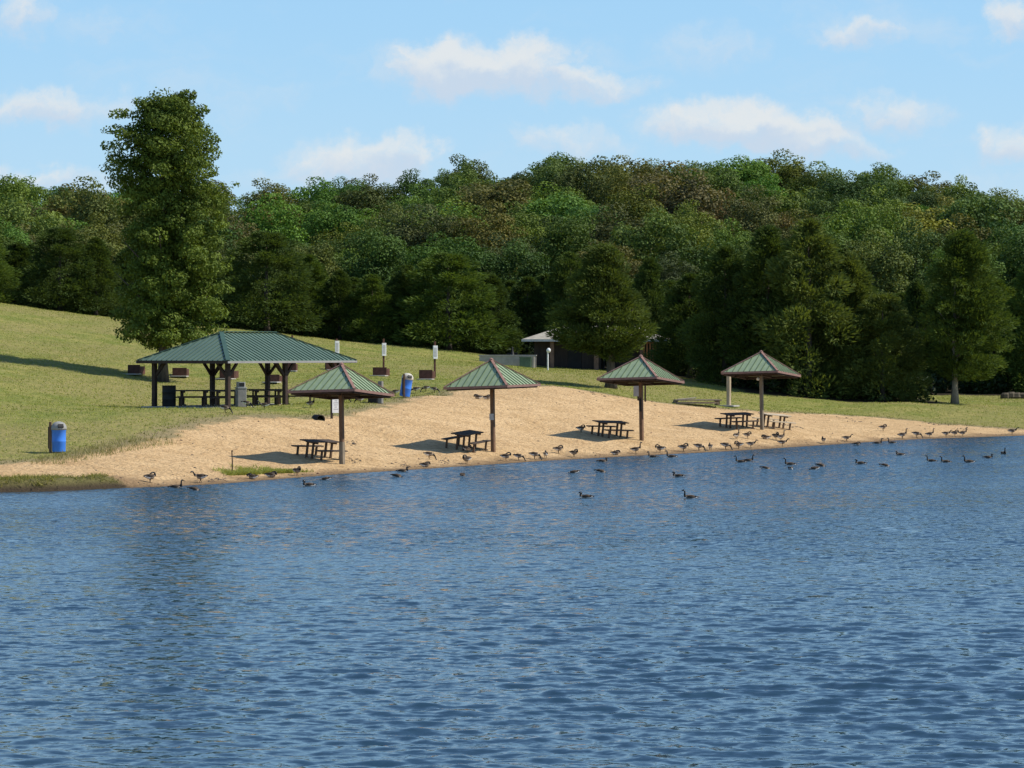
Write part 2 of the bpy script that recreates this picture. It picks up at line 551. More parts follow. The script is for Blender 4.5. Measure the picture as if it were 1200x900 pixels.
# ------------------------------------------------------------------ water
def water_material():
    m, nt = new_mat('lake_water')
    g = nd(nt, 'ShaderNodeNewGeometry')
    geo = g.outputs['Position']
    mp = nd(nt, 'ShaderNodeMapping', {'Vector': geo, 'Rotation': (0, 0, R(10)), 'Scale': (1.0, 2.0, 1.0)}).outputs[0]
    na = nd(nt, 'ShaderNodeTexNoise', {'Vector': mp, 'Scale': 4.0, 'Detail': 4, 'Roughness': 0.62, 'Distortion': 0.2}).outputs['Color']
    v = nd(nt, 'ShaderNodeVectorMath', {0: na, 1: (0.5, 0.5, 0.5)}, operation='SUBTRACT').outputs[0]
    # wind ruffles the open water farther out more than the near water; broad cat's-paws drift across
    dist = nd(nt, 'ShaderNodeSeparateXYZ', {0: geo}).outputs[1]
    gust = ramp(nt, noise(nt, nd(nt, 'ShaderNodeMapping', {'Vector': geo, 'Scale': (0.5, 1.0, 1.0)}).outputs[0], 0.09, 3, 0.55), 0.32, 0.68, 0.7, 1.2)
    k = mth(nt, 'MULTIPLY', ramp(nt, dist, 30, 110, 0.62, 1.35, False), gust)
    v = nd(nt, 'ShaderNodeVectorMath', {0: v, 'Scale': k}, operation='SCALE').outputs[0]
    v = nd(nt, 'ShaderNodeVectorMath', {0: v, 1: (0.95, 1.05, 0.0)}, operation='MULTIPLY').outputs[0]
    v = nd(nt, 'ShaderNodeVectorMath', {0: v, 1: nd(nt, 'ShaderNodeCombineXYZ', {0: 0.0, 1: ramp(nt, dist, 35, 110, 0.0, -0.13, False), 2: 0.0}).outputs[0]}, operation='ADD').outputs[0]
    v = nd(nt, 'ShaderNodeVectorMath', {0: v, 1: g.outputs['Normal']}, operation='ADD').outputs[0]
    v = nd(nt, 'ShaderNodeVectorMath', {0: v}, operation='NORMALIZE').outputs[0]
    bs = nd(nt, 'ShaderNodeBsdfPrincipled', {'Base Color': (0.02, 0.052, 0.085, 1), 'Roughness': 0.05, 'IOR': 1.333, 'Normal': v})
    output(nt, bs.outputs[0])
    return m


pyr = np.arange(960, 509, -0.62)
Dr = F * H / (pyr - HY)
rows = np.r_[np.array([0.5, 2, 4, 7, 10, 13, 16, 19, 22, 24.5, 26.5]), Dr, np.array([162, 168, 176, 186, 200, 230, 300])]
core = np.arange(-90, 1291, 1.55)
rc = (core - CX) / F
ro = grow(0.206, 4.0, 0.02, 1.35)
cols = np.r_[-ro[::-1], rc, ro]
WX = (cols[None] * rows[:, None]); WY = np.repeat(rows[:, None], len(cols), 1)
dstep = np.gradient(rows)[:, None]
wz = np.zeros_like(WX)
rw = np.random.default_rng(5)
for k in range(80):
    lam = 0.16 * (1.15 / 0.16) ** (rw.random())
    ang = R(-100) + rw.normal(0, 0.55)       # travelling towards the viewer and a little left
    kk = 2 * math.pi / lam
    slope = 0.023 * (lam / 0.7) ** (-0.45 if lam > 0.7 else 0.1)
    amp = slope / kk
    att = sm(2.4, 5.0, lam / dstep)
    wz += amp * att * np.sin(kk * (WX * math.cos(ang) + WY * math.sin(ang)) + rw.random() * 6.283)
wz = wz + 2.2 * wz * np.abs(wz)              # slightly peaked crests
gust = 0.8 + 0.35 * np.sin(WX * 0.11 + WY * 0.07 + 1) * np.sin(WY * 0.12 - WX * 0.05)
shs = shore_s(WX, WY)
wz = wz * gust * sm(0.5, -5.0, shs) * 1.0
wz = np.where(np.abs(cols)[None] > 0.21, 0, wz)
wz[:9] = 0
nr, nc = WX.shape
ii = (np.arange(nr - 1)[:, None] * nc + np.arange(nc - 1)[None]).ravel()
wq = np.c_[ii, ii + 1, ii + nc + 1, ii + nc]
water = link('water', np_mesh('water', np.c_[WX.ravel(), WY.ravel(), wz.ravel()], wq, [water_material()], smooth=True))
water['kind'] = 'structure'


# ------------------------------------------------------------------ foliage
def leaf_material(name, trans=0.28, rough=0.55, spec=0.25):
    m, nt = new_mat(name)
    oi = nd(nt, 'ShaderNodeObjectInfo')
    t = nd(nt, 'ShaderNodeAttribute', attribute_name='tint').outputs['Fac']
    c = mixc(nt, 1.0, oi.outputs['Color'], nd(nt, 'ShaderNodeCombineColor', {0: ramp(nt, t, 0, 1, 0.55, 1.6, False), 1: ramp(nt, t, 0, 1, 0.6, 1.45, False), 2: ramp(nt, t, 0, 1, 0.7, 1.3, False)}).outputs[0], 'MULTIPLY')
    bs = nd(nt, 'ShaderNodeBsdfPrincipled', {'Base Color': c, 'Roughness': rough})
    bs.inputs['Specular IOR Level'].default_value = spec
    tr = nd(nt, 'ShaderNodeBsdfTranslucent', {'Color': mixc(nt, 1.0, c, (1.25, 1.2, 0.5), 'MULTIPLY')})
    mx = nd(nt, 'ShaderNodeMixShader', {0: trans, 1: bs.outputs[0], 2: tr.outputs[0]})
    output(nt, mx.outputs[0])
    return m


M['leaf'] = leaf_material('broad_leaves', 0.22, 0.6, 0.12)
M['needle'] = leaf_material('cedar_sprays', 0.28, 0.7, 0.1)
M['blade'] = leaf_material('grass_blades', 0.3, 0.7, 0.15)


def unit(a):
    return a / (np.linalg.norm(a, axis=-1, keepdims=True) + 1e-9)


def leaf_quads(P, Nrm, L, Wd, rng, axis=None):
    """rhombic leaves at P facing Nrm; axis = preferred long direction"""
    n = len(P)
    if axis is None:
        axis = rng.normal(size=(n, 3))
    t = unit(axis - (axis * Nrm).sum(-1, keepdims=True) * Nrm)
    b = np.cross(Nrm, t)
    L = L[:, None]; Wd = Wd[:, None]
    v = np.stack([P - t * L / 2, P + b * Wd / 2 + Nrm * Wd * 0.12, P + t * L / 2, P - b * Wd / 2 + Nrm * Wd * 0.12], 1).reshape(-1, 3)
    q = np.arange(4 * n).reshape(n, 4)
    return v, q


def crown_mesh(name, clumps, leaf, rng, mat, cedar=False, aniso=2.0):
    """clumps: (centre, radii, leaf count, tint)"""
    V, Q, T = [], [], []
    o = 0
    for c, r, n, tint in clumps:
        d = unit(rng.normal(size=(n, 3)))
        rad = rng.uniform(0.55, 1.08, n) ** 0.7
        p = np.array(c) + d * np.array(r) * rad[:, None]
        if cedar:
            out = unit(np.array([c[0], c[1], 0.0]) + 1e-3)
            ax = unit(d * 0.9 + out * 0.7 + np.array([0, 0, 0.35]) + rng.normal(size=(n, 3)) * 0.35)
            nr = unit(rng.normal(size=(n, 3)) + d * 0.7)
            nr = unit(nr - (nr * ax).sum(-1, keepdims=True) * ax)
            v, q = leaf_quads(p, nr, leaf * rng.uniform(0.8, 1.9, n), leaf * rng.uniform(0.25, 0.5, n), rng, ax)
        else:
            nr = unit(d * 0.8 + np.array([0, 0, 0.35]) + rng.normal(size=(n, 3)) * 0.5)
            v, q = leaf_quads(p, nr, leaf * rng.uniform(0.7, 1.4, n), leaf * rng.uniform(0.5, 0.95, n), rng)
        V.append(v); Q.append(q + o); o += len(v)
        T.append(np.repeat(np.clip(tint + rng.normal(0, 0.16, n), 0, 1), 4))
    return np_mesh(name, np.concatenate(V), np.concatenate(Q), [mat], {'tint': np.concatenate(T)})


def oak_crown(name, rng, hh=12.0, rad=3.4, lo=2.2, leaf=0.36, per=95, ncl=46, lump=1.0, droop=0.0):
    cl = []
    zc, rz = (hh + lo) / 2, (hh - lo) / 2
    for i in range(ncl):
        d = unit(rng.normal(size=3))
        if d[2] < -0.55:
            d[2] *= -1
        q = rng.uniform(0.55, 1.06)
        prof = 1.0 if d[2] > 0 else 0.92
        c = np.array([d[0] * rad * q * prof, d[1] * rad * q * prof, zc + d[2] * rz * q])
        s = rng.uniform(0.5, 1.35) * lump * (1.15 - 0.35 * max(0, q - 0.7) / 0.36)
        cl.append((c, (s * 1.15, s * 1.15, s * 0.8), int(per * s * s), rng.uniform(0.15, 0.9)))
    for i in range(12):
        d = unit(rng.normal(size=3)) * rng.uniform(0.1, 0.5)
        c = np.array([d[0] * rad, d[1] * rad, zc + d[2] * rz])
        cl.append((c, (1.5, 1.5, 1.5), 70, 0.25))
    return crown_mesh(name, cl, leaf, rng, M['leaf'])


def cedar_crown(name, rng, hh=8.0, rad=2.6, lo=0.5, leaf=0.34, per=90, ncl=80, shape=1.0):
    cl = []
    for i in range(ncl):
        t = rng.random() ** 0.85
        z = lo + (hh - lo) * t
        prof = (1 - t) ** (0.62 * shape) * (0.82 + 0.18 * min(1, t / 0.15)) * rng.uniform(0.6, 1.22)
        a = rng.uniform(0, 2 * math.pi)
        rr = rad * prof
        c = np.array([math.cos(a) * rr * 0.85, math.sin(a) * rr * 0.85, z])
        s = 0.35 + 0.55 * (1 - t) * rng.uniform(0.7, 1.2)
        cl.append((c, (s * 1.1, s * 1.1, s * 0.85), int(per * (0.5 + s)), rng.uniform(0.25, 0.7)))
    for i in range(14):
        t = rng.random() * 0.8
        rr = rad * (1 - t) * 0.4
        a = rng.uniform(0, 6.28)
        cl.append((np.array([math.cos(a) * rr, math.sin(a) * rr, lo + (hh - lo) * t]), (0.9, 0.9, 0.9), 60, 0.2))
    cl.append((np.array([0, 0, hh - 0.25]), (0.16, 0.16, 0.55), 40, 0.5))
    return crown_mesh(name, cl, leaf, rng, M['needle'], cedar=True)


def trunk_obj(name, hh, r0, rng, limbs=5, mat=None, spread=2.0, first=0.3, parent=None, lean=0.0):
    mb = MB()
    mat = mat or M['bark']
    pts, rad = [], []
    n = 8
    for i in range(n + 1):
        t = i / n
        pts.append((lean * t + rng.normal(0, 0.02 * hh / 10), rng.normal(0, 0.02 * hh / 10), hh * t * 0.92 - 0.15))
        rad.append(r0 * ((1.45 if i == 0 else 1.0) - 0.85 * t))
    mb.tube(pts, rad, mat, 9)
    for k in range(limbs):
        t = first + (0.85 - first) * (k + 0.5) / limbs
        a = rng.uniform(0, 6.28)
        z = hh * t
        L = spread * (1.1 - t)
        p = [(lean * t, 0, z), (lean * t + math.cos(a) * L * 0.5, math.sin(a) * L * 0.5, z + L * 0.35), (lean * t + math.cos(a) * L, math.sin(a) * L, z + L * 0.85)]
        mb.tube(p, [r0 * 0.42 * (1.15 - t), r0 * 0.28 * (1.1 - t), 0.02], mat, 6)
    return mb.build(name, parent, smooth=True)


rt = np.random.default_rng(21)
OAKS = []
for i in range(7):
    hh = [12, 12.6, 11.2, 13.2, 12, 11.6, 12.4][i]
    rad = [3.3, 3.0, 3.6, 3.2, 3.5, 2.9, 3.4][i]
    root = thing('oak_tree', 'tmp', 'tree')
    trunk_obj('trunk', hh * 0.85, 0.2, rt, 5, spread=3.2, first=0.25, parent=root)
    c = link('crown', oak_crown('oak_crown', rt, hh, rad, [2.0, 2.6, 1.6, 2.8, 1.8, 2.4, 2.0][i], leaf=0.225, per=[240, 210, 245, 185, 230, 215, 170][i], ncl=[54, 48, 58, 46, 56, 44, 46][i]), root)
    OAKS.append(root)
CEDARS = []
for i in range(4):
    hh = [8.0, 7.4, 8.6, 7.8][i]
    root = thing('cedar_tree', 'tmp', 'tree')
    trunk_obj('trunk', hh, 0.17, rt, 4, spread=1.2, parent=root)
    link('crown', cedar_crown('cedar_crown', rt, hh, [2.7, 2.4, 2.5, 3.0][i], 0.25, leaf=0.2, per=165, ncl=[115, 105, 120, 125][i], shape=[0.8, 1.0, 0.9, 0.62][i]), root)
    CEDARS.append(root)

used_proto = set()


def place_tree(proto, loc, rz, sc, color, label, group=None, name=None):
    if proto.name not in used_proto:
        used_proto.add(proto.name)
        o = proto
    else:
        o = copy_tree(proto)
    o.location = loc
    o.rotation_euler = (0, 0, rz)
    o.scale = sc if hasattr(sc, '__len__') else (sc, sc, sc)
    for ch in o.children:
        if ch.name.startswith('crown'):
            ch.color = (*color, 1)
    o['label'] = label
    o['category'] = 'tree'
    if group:
        o['group'] = group
    elif 'group' in o:
        del o['group']
    return o


# --- the wooded hill
SKY_TOP = np.array([(-250, 225), (0, 203), (60, 207), (100, 206), (130, 212), (270, 214), (330, 211), (400, 208), (450, 204), (500, 190), (550, 188), (590, 205), (620, 190), (655, 178), (690, 186), (740, 184),
                    (800, 190), (850, 186), (880, 176), (920, 181), (960, 190), (1000, 196), (1060, 203), (1100, 216), (1150, 214), (1200, 228), (1450, 236)], float)
rf = np.random.default_rng(33)
GREENS = {
    'mid green': (0.083, 0.122, 0.026), 'fresh green': (0.1, 0.145, 0.028), 'dark green': (0.058, 0.088, 0.023),
    'olive': (0.09, 0.122, 0.031), 'russet-tinged': (0.098, 0.116, 0.04), 'yellowing': (0.138, 0.16, 0.034)}
OAK_H = [12, 12.6, 11.2, 13.2, 12, 11.6, 12.4]
DROWS = [244, 257, 271, 285, 300, 316, 333, 351, 370, 388, 404]
nforest = 0
for ri, D in enumerate(DROWS):
    wpx = 6.3 * F / D
    px = -130 + rf.uniform(0, wpx)
    while px < 1330:
        pxx = px + rf.normal(0, 0.16) * wpx
        DD = D + rf.normal(0, 2.5)
        x = (pxx - CX) / F * DD
        p = drop(x, DD)
        t = min(1, (D - 244) / (388 - 244))
        # crown tops climb from the wood's edge to the skyline
        top_lo = 284 - 0.02 * (pxx - 500) * (1 if pxx > 500 else -0.4)
        sky = np.interp(pxx, SKY_TOP[:, 0], SKY_TOP[:, 1])
        ty = top_lo + (sky - top_lo) * (t ** 0.85)
        if ri < len(DROWS) - 2:
            ty += rf.normal(0, 13)
            ty = max(ty, sky + 4)
        else:
            ty = sky + (rf.uniform(-8, 9) if ri == len(DROWS) - 2 else rf.uniform(6, 16))
        hh = H + (HY - ty) / F * DD - p.z
        hh = min(max(hh, 7.5), 16)
        # keep the clearing round the brick hut and the far right open
        r = rf.random()
        if t < 0.2:
            kind = 'dark green' if r < 0.5 else ('mid green' if r < 0.8 else 'olive')
        elif t < 0.72:
            kind = 'russet-tinged' if r < 0.09 else 'olive' if r < 0.33 else 'mid green' if r < 0.66 else 'dark green' if r < 0.85 else 'fresh green' if r < 0.975 else 'yellowing'
        else:
            kind = 'fresh green' if r < 0.36 else 'mid green' if r < 0.72 else 'dark green' if r < 0.88 else 'olive'
        col = tuple(c * rf.uniform(1.0, 1.6) for c in GREENS[kind])
        zone = 'at the foot of the wooded hill' if t < 0.25 else 'halfway up the wooded hill' if t < 0.75 else 'along the top of the wooded hill'
        proto = OAKS[rf.integers(0, len(OAKS))]
        ph = OAK_H[OAKS.index(proto)]
        s = hh / ph
        w = rf.uniform(0.95, 1.35) * max(s, 0.85)
        place_tree(proto, p - Vector((0, 0, 0.1)), rf.uniform(0, 6.28), (w, w, s), col,
                   'round-headed ' + kind.replace('russet-tinged', 'dull grey-green').replace('yellowing', 'pale yellow-green') + ' oak ' + zone, 'broadleaf trees covering the hill')
        nforest += 1
        px += wpx
print('forest trees', nforest)

# --- the dark cedars along the wood's edge: (px, base py, depth, top py, width scale, colour, proto, label)
DARK = (0.066, 0.105, 0.026); DARK2 = (0.075, 0.116, 0.028); OLV = (0.115, 0.155, 0.038); GRN = (0.092, 0.145, 0.029)
EDGE = [
    (-25, 203, 262, 1.1, GRN, 0, 'green cedar cut off by the left edge of the photo'),
    (70, 206, 268, 1.15, DARK, 3, 'broad dark cedar left of the tall lawn tree'),
    (112, 207, 280, 1.0, DARK2, 1, 'dark cedar just left of the tall lawn tree'),
    (235, 208, 290, 1.0, DARK, 2, 'dark cedar half hidden behind the tall lawn tree'),
    (312, 206, 273, 1.45, DARK2, 3, 'wide dome-shaped dark cedar behind the pavilion roof'),
    (362, 209, 300, 0.95, GRN, 0, 'green cedar right of the dome-shaped cedar'),
    (398, 208, 318, 0.9, DARK, 1, 'small dark cedar behind the sign posts, its left neighbour green'),
    (436, 207, 322, 0.95, GRN, 2, 'low green cedar above the nearer sign posts'),
    (478, 208, 312, 1.0, DARK, 0, 'dark cedar on the left flank of the broad mounded cedar'),
    (525, 206, 298, 1.5, GRN, 3, 'broad mounded green cedar above the second beach shelter'),
    (576, 208, 322, 0.95, DARK, 1, 'dark cedar above the grey concrete wall'),
    (618, 213, 325, 1.0, DARK, 2, 'dark cedar behind the end of the hut roof'),
    (668, 212, 298, 1.15, DARK2, 0, 'dark cedar rising behind the hut roof'),
    (762, 208, 305, 1.0, DARK, 1, 'dark cedar behind the slatted end of the hut'),
    (808, 193, 322, 1.15, DARK, 2, 'leftmost and lowest cedar of the dark clump behind the fourth shelter'),
    (850, 188, 292, 1.25, DARK, 0, 'dark cedar straight above the roof of the fourth shelter'),
    (900, 186, 268, 1.3, DARK2, 2, 'tall dark cedar right of the roof of the fourth shelter'),
    (948, 183, 262, 1.3, OLV, 0, 'tallest olive cedar of the dark clump behind the beach'),
    (996, 184, 300, 1.2, OLV, 1, 'olive-brown cedar on the right half of the dark clump'),
    (1034, 182, 345, 1.1, OLV, 3, 'lowest olive cedar at the right end of the dark clump'),
    (1075, 214, 330, 1.0, DARK, 1, 'dark cedar left of the trunk of the lone cedar, above the bench'),
    (1165, 212, 330, 1.15, GRN, 3, 'spreading green cedar right of the lone cedar'),
    (1215, 210, 300, 1.1, GRN, 0, 'green cedar cut off by the right edge of the photo'),
]
for px, D, ty, wsc, colr, pi_, lab in EDGE:
    x = (px - CX) / F * D
    p = drop(x, D)
    hh = H + (HY - ty) / F * D - p.z
    s = hh / [8.0, 7.4, 8.6, 7.8][pi_]
    place_tree(CEDARS[pi_], p - Vector((0, 0, 0.1)), rf.uniform(0, 6.28), (wsc * max(0.95, s * 0.82), wsc * max(0.95, s * 0.82), s), colr, lab, 'cedars along the edge of the wood')

# second rank fills between the cedars so that no floor shows
for px, D, ty, wsc, colr, pi_ in [(20, 212, 285, 1.2, DARK, 2), (155, 212, 290, 1.2, DARK, 0), (270, 214, 305, 1.1, DARK, 1), (340, 216, 318, 1.1, DARK2, 3), (415, 216, 326, 1.1, DARK, 0), (460, 216, 330, 1.1, DARK2, 2),
                                  (500, 218, 322, 1.1, DARK, 1), (555, 217, 325, 1.1, DARK2, 3), (600, 217, 330, 1.1, DARK, 0), (640, 222, 322, 1.2, DARK, 2), (705, 222, 320, 1.2, DARK2, 1), (735, 222, 326, 1.2, DARK, 3),
                                  (785, 214, 330, 1.1, DARK, 0), (830, 202, 326, 1.2, DARK2, 1), (875, 200, 310, 1.2, DARK, 3), (925, 198, 300, 1.2, DARK, 1), (970, 198, 310, 1.2, DARK2, 2), (1015, 198, 335, 1.2, DARK, 0),
                                  (1055, 222, 345, 1.1, DARK, 3), (1105, 226, 330, 1.2, DARK2, 0), (1140, 224, 335, 1.2, DARK, 2), (1190, 226, 330, 1.2, DARK, 1)]:
    x = (px - CX) / F * D
    p = drop(x, D)
    hh = H + (HY - ty) / F * D - p.z
    s = hh / [8.0, 7.4, 8.6, 7.8][pi_]
    place_tree(CEDARS[pi_], p - Vector((0, 0, 0.1)), rf.uniform(0, 6.28), (wsc * max(0.9, s * 0.8), wsc * max(0.9, s * 0.8), s), colr,
               'dark cedar in the second rank behind the edge of the wood', 'cedars of the second rank')


# --- special trees
def special_tree(name, label, px, py, crown_builder, hh, r0, limbs, spread, first, color, bark, lean=0.0):
    p = gpt(px, py)
    root = thing(name, label, 'tree', p)
    trunk_obj('trunk', hh, r0, rt, limbs, bark, spread, first, root, lean)
    c = link('crown', crown_builder, root)
    c.color = (*color, 1)
    return root, p


# tall columnar tree on the lawn
def tall_tree():
    p = gpt(191, 447.5)
    sc = p.y / F
    rng = np.random.default_rng(77)
    prof = np.array([(104, 184, 210), (112, 168, 226), (122, 155, 240), (135, 146, 250), (150, 139, 257), (180, 128, 257), (200, 120, 257), (214, 126, 260), (232, 146, 262), (252, 146, 264), (272, 142, 270), (300, 138, 268),
                     (330, 141, 266), (360, 131, 266), (380, 126, 262), (397, 136, 250), (410, 160, 232)], float)
    cl = []
    for i in range(116):
        yy = 397 - (397 - 112) * ((i + rng.uniform(0, 1)) / 116)
        a = i * 2.39996 + rng.normal(0, 0.25)
        l = np.interp(yy, prof[:, 0], prof[:, 1]); r = np.interp(yy, prof[:, 0], prof[:, 2])
        cxx = (l + r) / 2 - 191; hw = (r - l) / 2
        reach = rng.uniform(0.85, 1.15) + (0.12 if yy < 260 else 0) if rng.random() < 0.8 else rng.uniform(0.5, 0.8)
        z0 = (447.5 - yy) * sc
        up = (0.12 if yy > 300 else 0.35 if yy > 180 else 0.6) + rng.normal(0, 0.3)
        n_ = 5
        for j_ in range(n_):
            q = reach * (0.25 + 0.75 * (j_ + rng.uniform(0.1, 0.9)) / n_)
            s = rng.uniform(0.42, 0.8) * (1.1 - 0.35 * q)
            k = max(0.05, hw * sc - s * 0.55)
            b2 = a + rng.normal(0, 0.14)
            z = z0 + up * q * 1.6 - 0.5 * q * q + rng.normal(0, 0.1) - up
            cl.append((np.array([cxx * sc + math.cos(b2) * k * q, math.sin(b2) * k * q, z]), (s * 1.15, s * 1.15, s * 0.75), int(290 * s), rng.uniform(0.2, 0.85)))
        if i % 2 == 0:
            cl.append((np.array([cxx * sc + math.cos(a) * hw * sc * reach, math.sin(a) * hw * sc * reach, z0 + up * 0.5 - 0.3]), (0.3, 0.3, 0.22), 26, 0.6))
    for i in range(60):
        yy = rng.uniform(112, 398)
        hw = (np.interp(yy, prof[:, 0], prof[:, 2]) - np.interp(yy, prof[:, 0], prof[:, 1])) / 2 * sc
        cxx = (np.interp(yy, prof[:, 0], prof[:, 2]) + np.interp(yy, prof[:, 0], prof[:, 1])) / 2 - 191
        cl.append((np.array([cxx * sc + rng.normal(0, 0.3) * hw, rng.normal(0, 0.3) * hw, (447.5 - yy) * sc]), (0.8, 0.8, 0.55), 90, 0.25))
    me = crown_mesh('tall_tree_crown', cl, 0.15, rng, M['leaf'])
    root = thing('lawn_tree', 'tall columnar leafy tree standing alone on the lawn behind the pavilion', 'tree', p)
    trunk_obj('trunk', 14.5, 0.24, rng, 26, M['bark'], 3.0, 0.16, root)
    c = link('crown', me, root)
    c.color = (0.105, 0.155, 0.027, 1)


tall_tree()

# big cedar in front of the hut, and the lone cedar on the right
def big_cedar(px, py, prof, label, color, seed, ncl, bark, r0, leaf=0.2):
    p = gpt(px, py)
    sc = p.y / F
    rng = np.random.default_rng(seed)
    prof = np.array(prof, float)
    cl = []
    y0, y1 = prof[0, 0], prof[-1, 0]
    for i in range(ncl):
        yy = rng.uniform(y0, y1)
        l = np.interp(yy, prof[:, 0], prof[:, 1]); r = np.interp(yy, prof[:, 0], prof[:, 2])
        cxx = (l + r) / 2 - px; hw = (r - l) / 2
        a = rng.uniform(0, 6.28)
        q = rng.uniform(0.5, 1.0) if rng.random() < 0.75 else rng.uniform(0.1, 0.5)
        s = rng.uniform(0.4, 0.8)
        k = max(0.1, hw * sc - s * 0.5)
        cl.append((np.array([cxx * sc + math.cos(a) * k * q, math.sin(a) * k * q * 0.9, (py - yy) * sc]), (s * 1.25, s * 1.25, s * 0.62), int(300 * s), rng.uniform(0.25, 0.7)))
    me = crown_mesh('big_cedar_crown', cl, leaf, rng, M['needle'], cedar=True)
    root = thing('cedar_tree', label, 'tree', p)
    trunk_obj('trunk', (py - y0) * sc * 0.95, r0, rng, 10, bark, 2.2, 0.25, root)
    c = link('crown', me, root)
    c.color = (*color, 1)


big_cedar(716, 455, [(293, 700, 712), (305, 690, 728), (330, 672, 742), (355, 655, 758), (375, 636, 772), (392, 638, 764), (402, 655, 748), (408, 690, 740), (418, 695, 733)],
          'large cedar standing on the lawn in front of the hut, hiding its roof', (0.085, 0.122, 0.028), 91, 230, M['bark'], 0.3)
big_cedar(1119, 473, [(274, 1122, 1132), (290, 1108, 1148), (320, 1092, 1168), (350, 1082, 1182), (390, 1076, 1192), (415, 1080, 1192), (432, 1092, 1182), (440, 1104, 1172)],
          'lone cedar with a bare pale-scarred trunk on the right-hand lawn', (0.085, 0.13, 0.026), 92, 230, M['bark_pale'], 0.21)


# undergrowth along the foot of the wood
def undergrowth():
    cl = []
    rng = np.random.default_rng(4)
    for i in range(260):
        x = rng.uniform(-48, 56)
        e = np.interp(x, [w[0] for w in WOOD[:-2]], [w[1] for w in WOOD[:-2]])
        y = e + rng.uniform(3.5, 10)
        if -2.5 < x < 13 and y < 204:
            continue
        z = float(base_height(np.array([x]), np.array([y]))[0])
        s = rng.uniform(0.5, 1.1)
        cl.append((np.array([x, y, z + s * 0.6]), (s * 1.3, s, s * 0.9), int(90 * s), rng.uniform(0.1, 0.5)))
    o = link('undergrowth', crown_mesh('undergrowth', cl, 0.3, rng, M['leaf']))
    o.color = (0.035, 0.055, 0.018, 1)
    o['kind'] = 'stuff'
    tag(o, 'dark leafy undergrowth along the foot of the wood', 'undergrowth')


undergrowth()


# ------------------------------------------------------------------ grass
def grass_patch(name, pts, hgt, wid, color, rng, lab, tint=0.5, lean=0.35, blades=3):
    n = len(pts)
    P = np.repeat(pts, blades, 0) + np.c_[rng.normal(0, 0.05, n * blades), rng.normal(0, 0.05, n * blades), np.zeros(n * blades) - 0.01]
    m = len(P)
    a = rng.uniform(0, 6.283, m)
    h = hgt * rng.uniform(0.5, 1.3, m)
    w = wid * rng.uniform(0.6, 1.2, m)
    dx, dy = np.cos(a), np.sin(a)
    ln = rng.normal(0, lean, (m, 2))
    tip = P + np.c_[ln[:, 0] * h, ln[:, 1] * h, h]
    v = np.stack([P - np.c_[dx * w, dy * w, 0 * w], P + np.c_[dx * w, dy * w, 0 * w], tip], 1).reshape(-1, 3)
    q = np.arange(3 * m).reshape(m, 3)
    t = np.repeat(np.clip(rng.normal(tint, 0.2, m), 0, 1), 3)
    o = link(name, np_mesh(name, v, q, [M['blade']], {'tint': t}))
    o.color = (*color, 1)
    o['kind'] = 'stuff'
    tag(o, lab, 'grass')
    return o


rg = np.random.default_rng(8)
def scatter(n, x0, x1, y0, y1, keep):
    x = rg.uniform(x0, x1, n); y = rg.uniform(y0, y1, n)
    k = keep(x, y)
    x, y = x[k], y[k]
    return np.c_[x, y, base_height(x, y)]


# the mown lawn
def lawn_keep(x, y):
    fr = np.abs(x / y) < 0.2
    s = sand_sdf(x, y)
    prob = rg.random(len(x))
    return fr & (s < -0.5) & (s > -200) & (shore_s(x, y) > 1) & ~inside(x, y, WOOD) & (prob < np.clip((150 / y) ** 1.2, 0, 1))
lp = scatter(150000, -42, 38, 98, 206, lawn_keep)
grass_patch('lawn_grass', lp, 0.07, 0.022, (0.285, 0.325, 0.078), rg, 'short mown olive grass on the lawn', 0.45, 0.6, 2)
# ragged tufts where the lawn meets the sand
ep = scatter(60000, -42, 38, 98, 172, lambda x, y: (np.abs(sand_sdf(x, y) + 0.5) < 0.75) & (np.abs(x / y) < 0.2) & (np.sin(x * 1.3) + np.sin(y * 1.9 + x) > -0.5))
grass_patch('edge_grass', ep, 0.08, 0.02, (0.2, 0.2, 0.065), rg, 'ragged dry grass where the lawn meets the sand', 0.4, 0.5, 3)
# tall grass on the bank at the left
bp_ = scatter(14000, -24, -11, 88, 108, lambda x, y: inside(x, y, BANK) & (shore_s(x, y) > 0.3) & (np.sin(x * 2.3 + 1) + np.sin(y * 3.1 + x) + np.sin(x * 5.7) > -0.9 + 0.9 * np.clip((x + 14) / 2, 0, 1.5)))
grass_patch('bank_grass', bp_, 0.14, 0.016, (0.22, 0.22, 0.065), rg, 'longer grass on the low bank at the water on the left', 0.5, 0.9, 3)
# the green strip at the water's edge left of the first shelter
c0, c1 = gpt(268, 556.5), gpt(340, 553.5)
tt = rg.random(800); off = rg.normal(0, 0.75, 800) * np.sqrt(np.clip(1.02 - (2 * tt - 1) ** 2, 0, 1)) * (1 + 0.5 * np.sin(tt * 17))
sp = np.c_[c0.x + (c1.x - c0.x) * tt + off * -0.5, c0.y + (c1.y - c0.y) * tt + np.abs(off) * 0.9 - 0.25]
sp = np.c_[sp, base_height(sp[:, 0], sp[:, 1])]
grass_patch('shore_grass', sp, 0.15, 0.02, (0.26, 0.30, 0.08), rg, 'strip of bright green grass on the shore by the stake', 0.55, 0.9, 4)
# wispy reeds near the left bin
wp = scatter(3000, -17, -12, 100, 112, lambda x, y: (np.abs(sand_sdf(x, y)) < 0.9))
grass_patch('wispy_grass', wp, 0.2, 0.01, (0.26, 0.25, 0.11), rg, 'wispy pale grass on the sand edge right of the blue bin', 0.5, 0.4, 2)


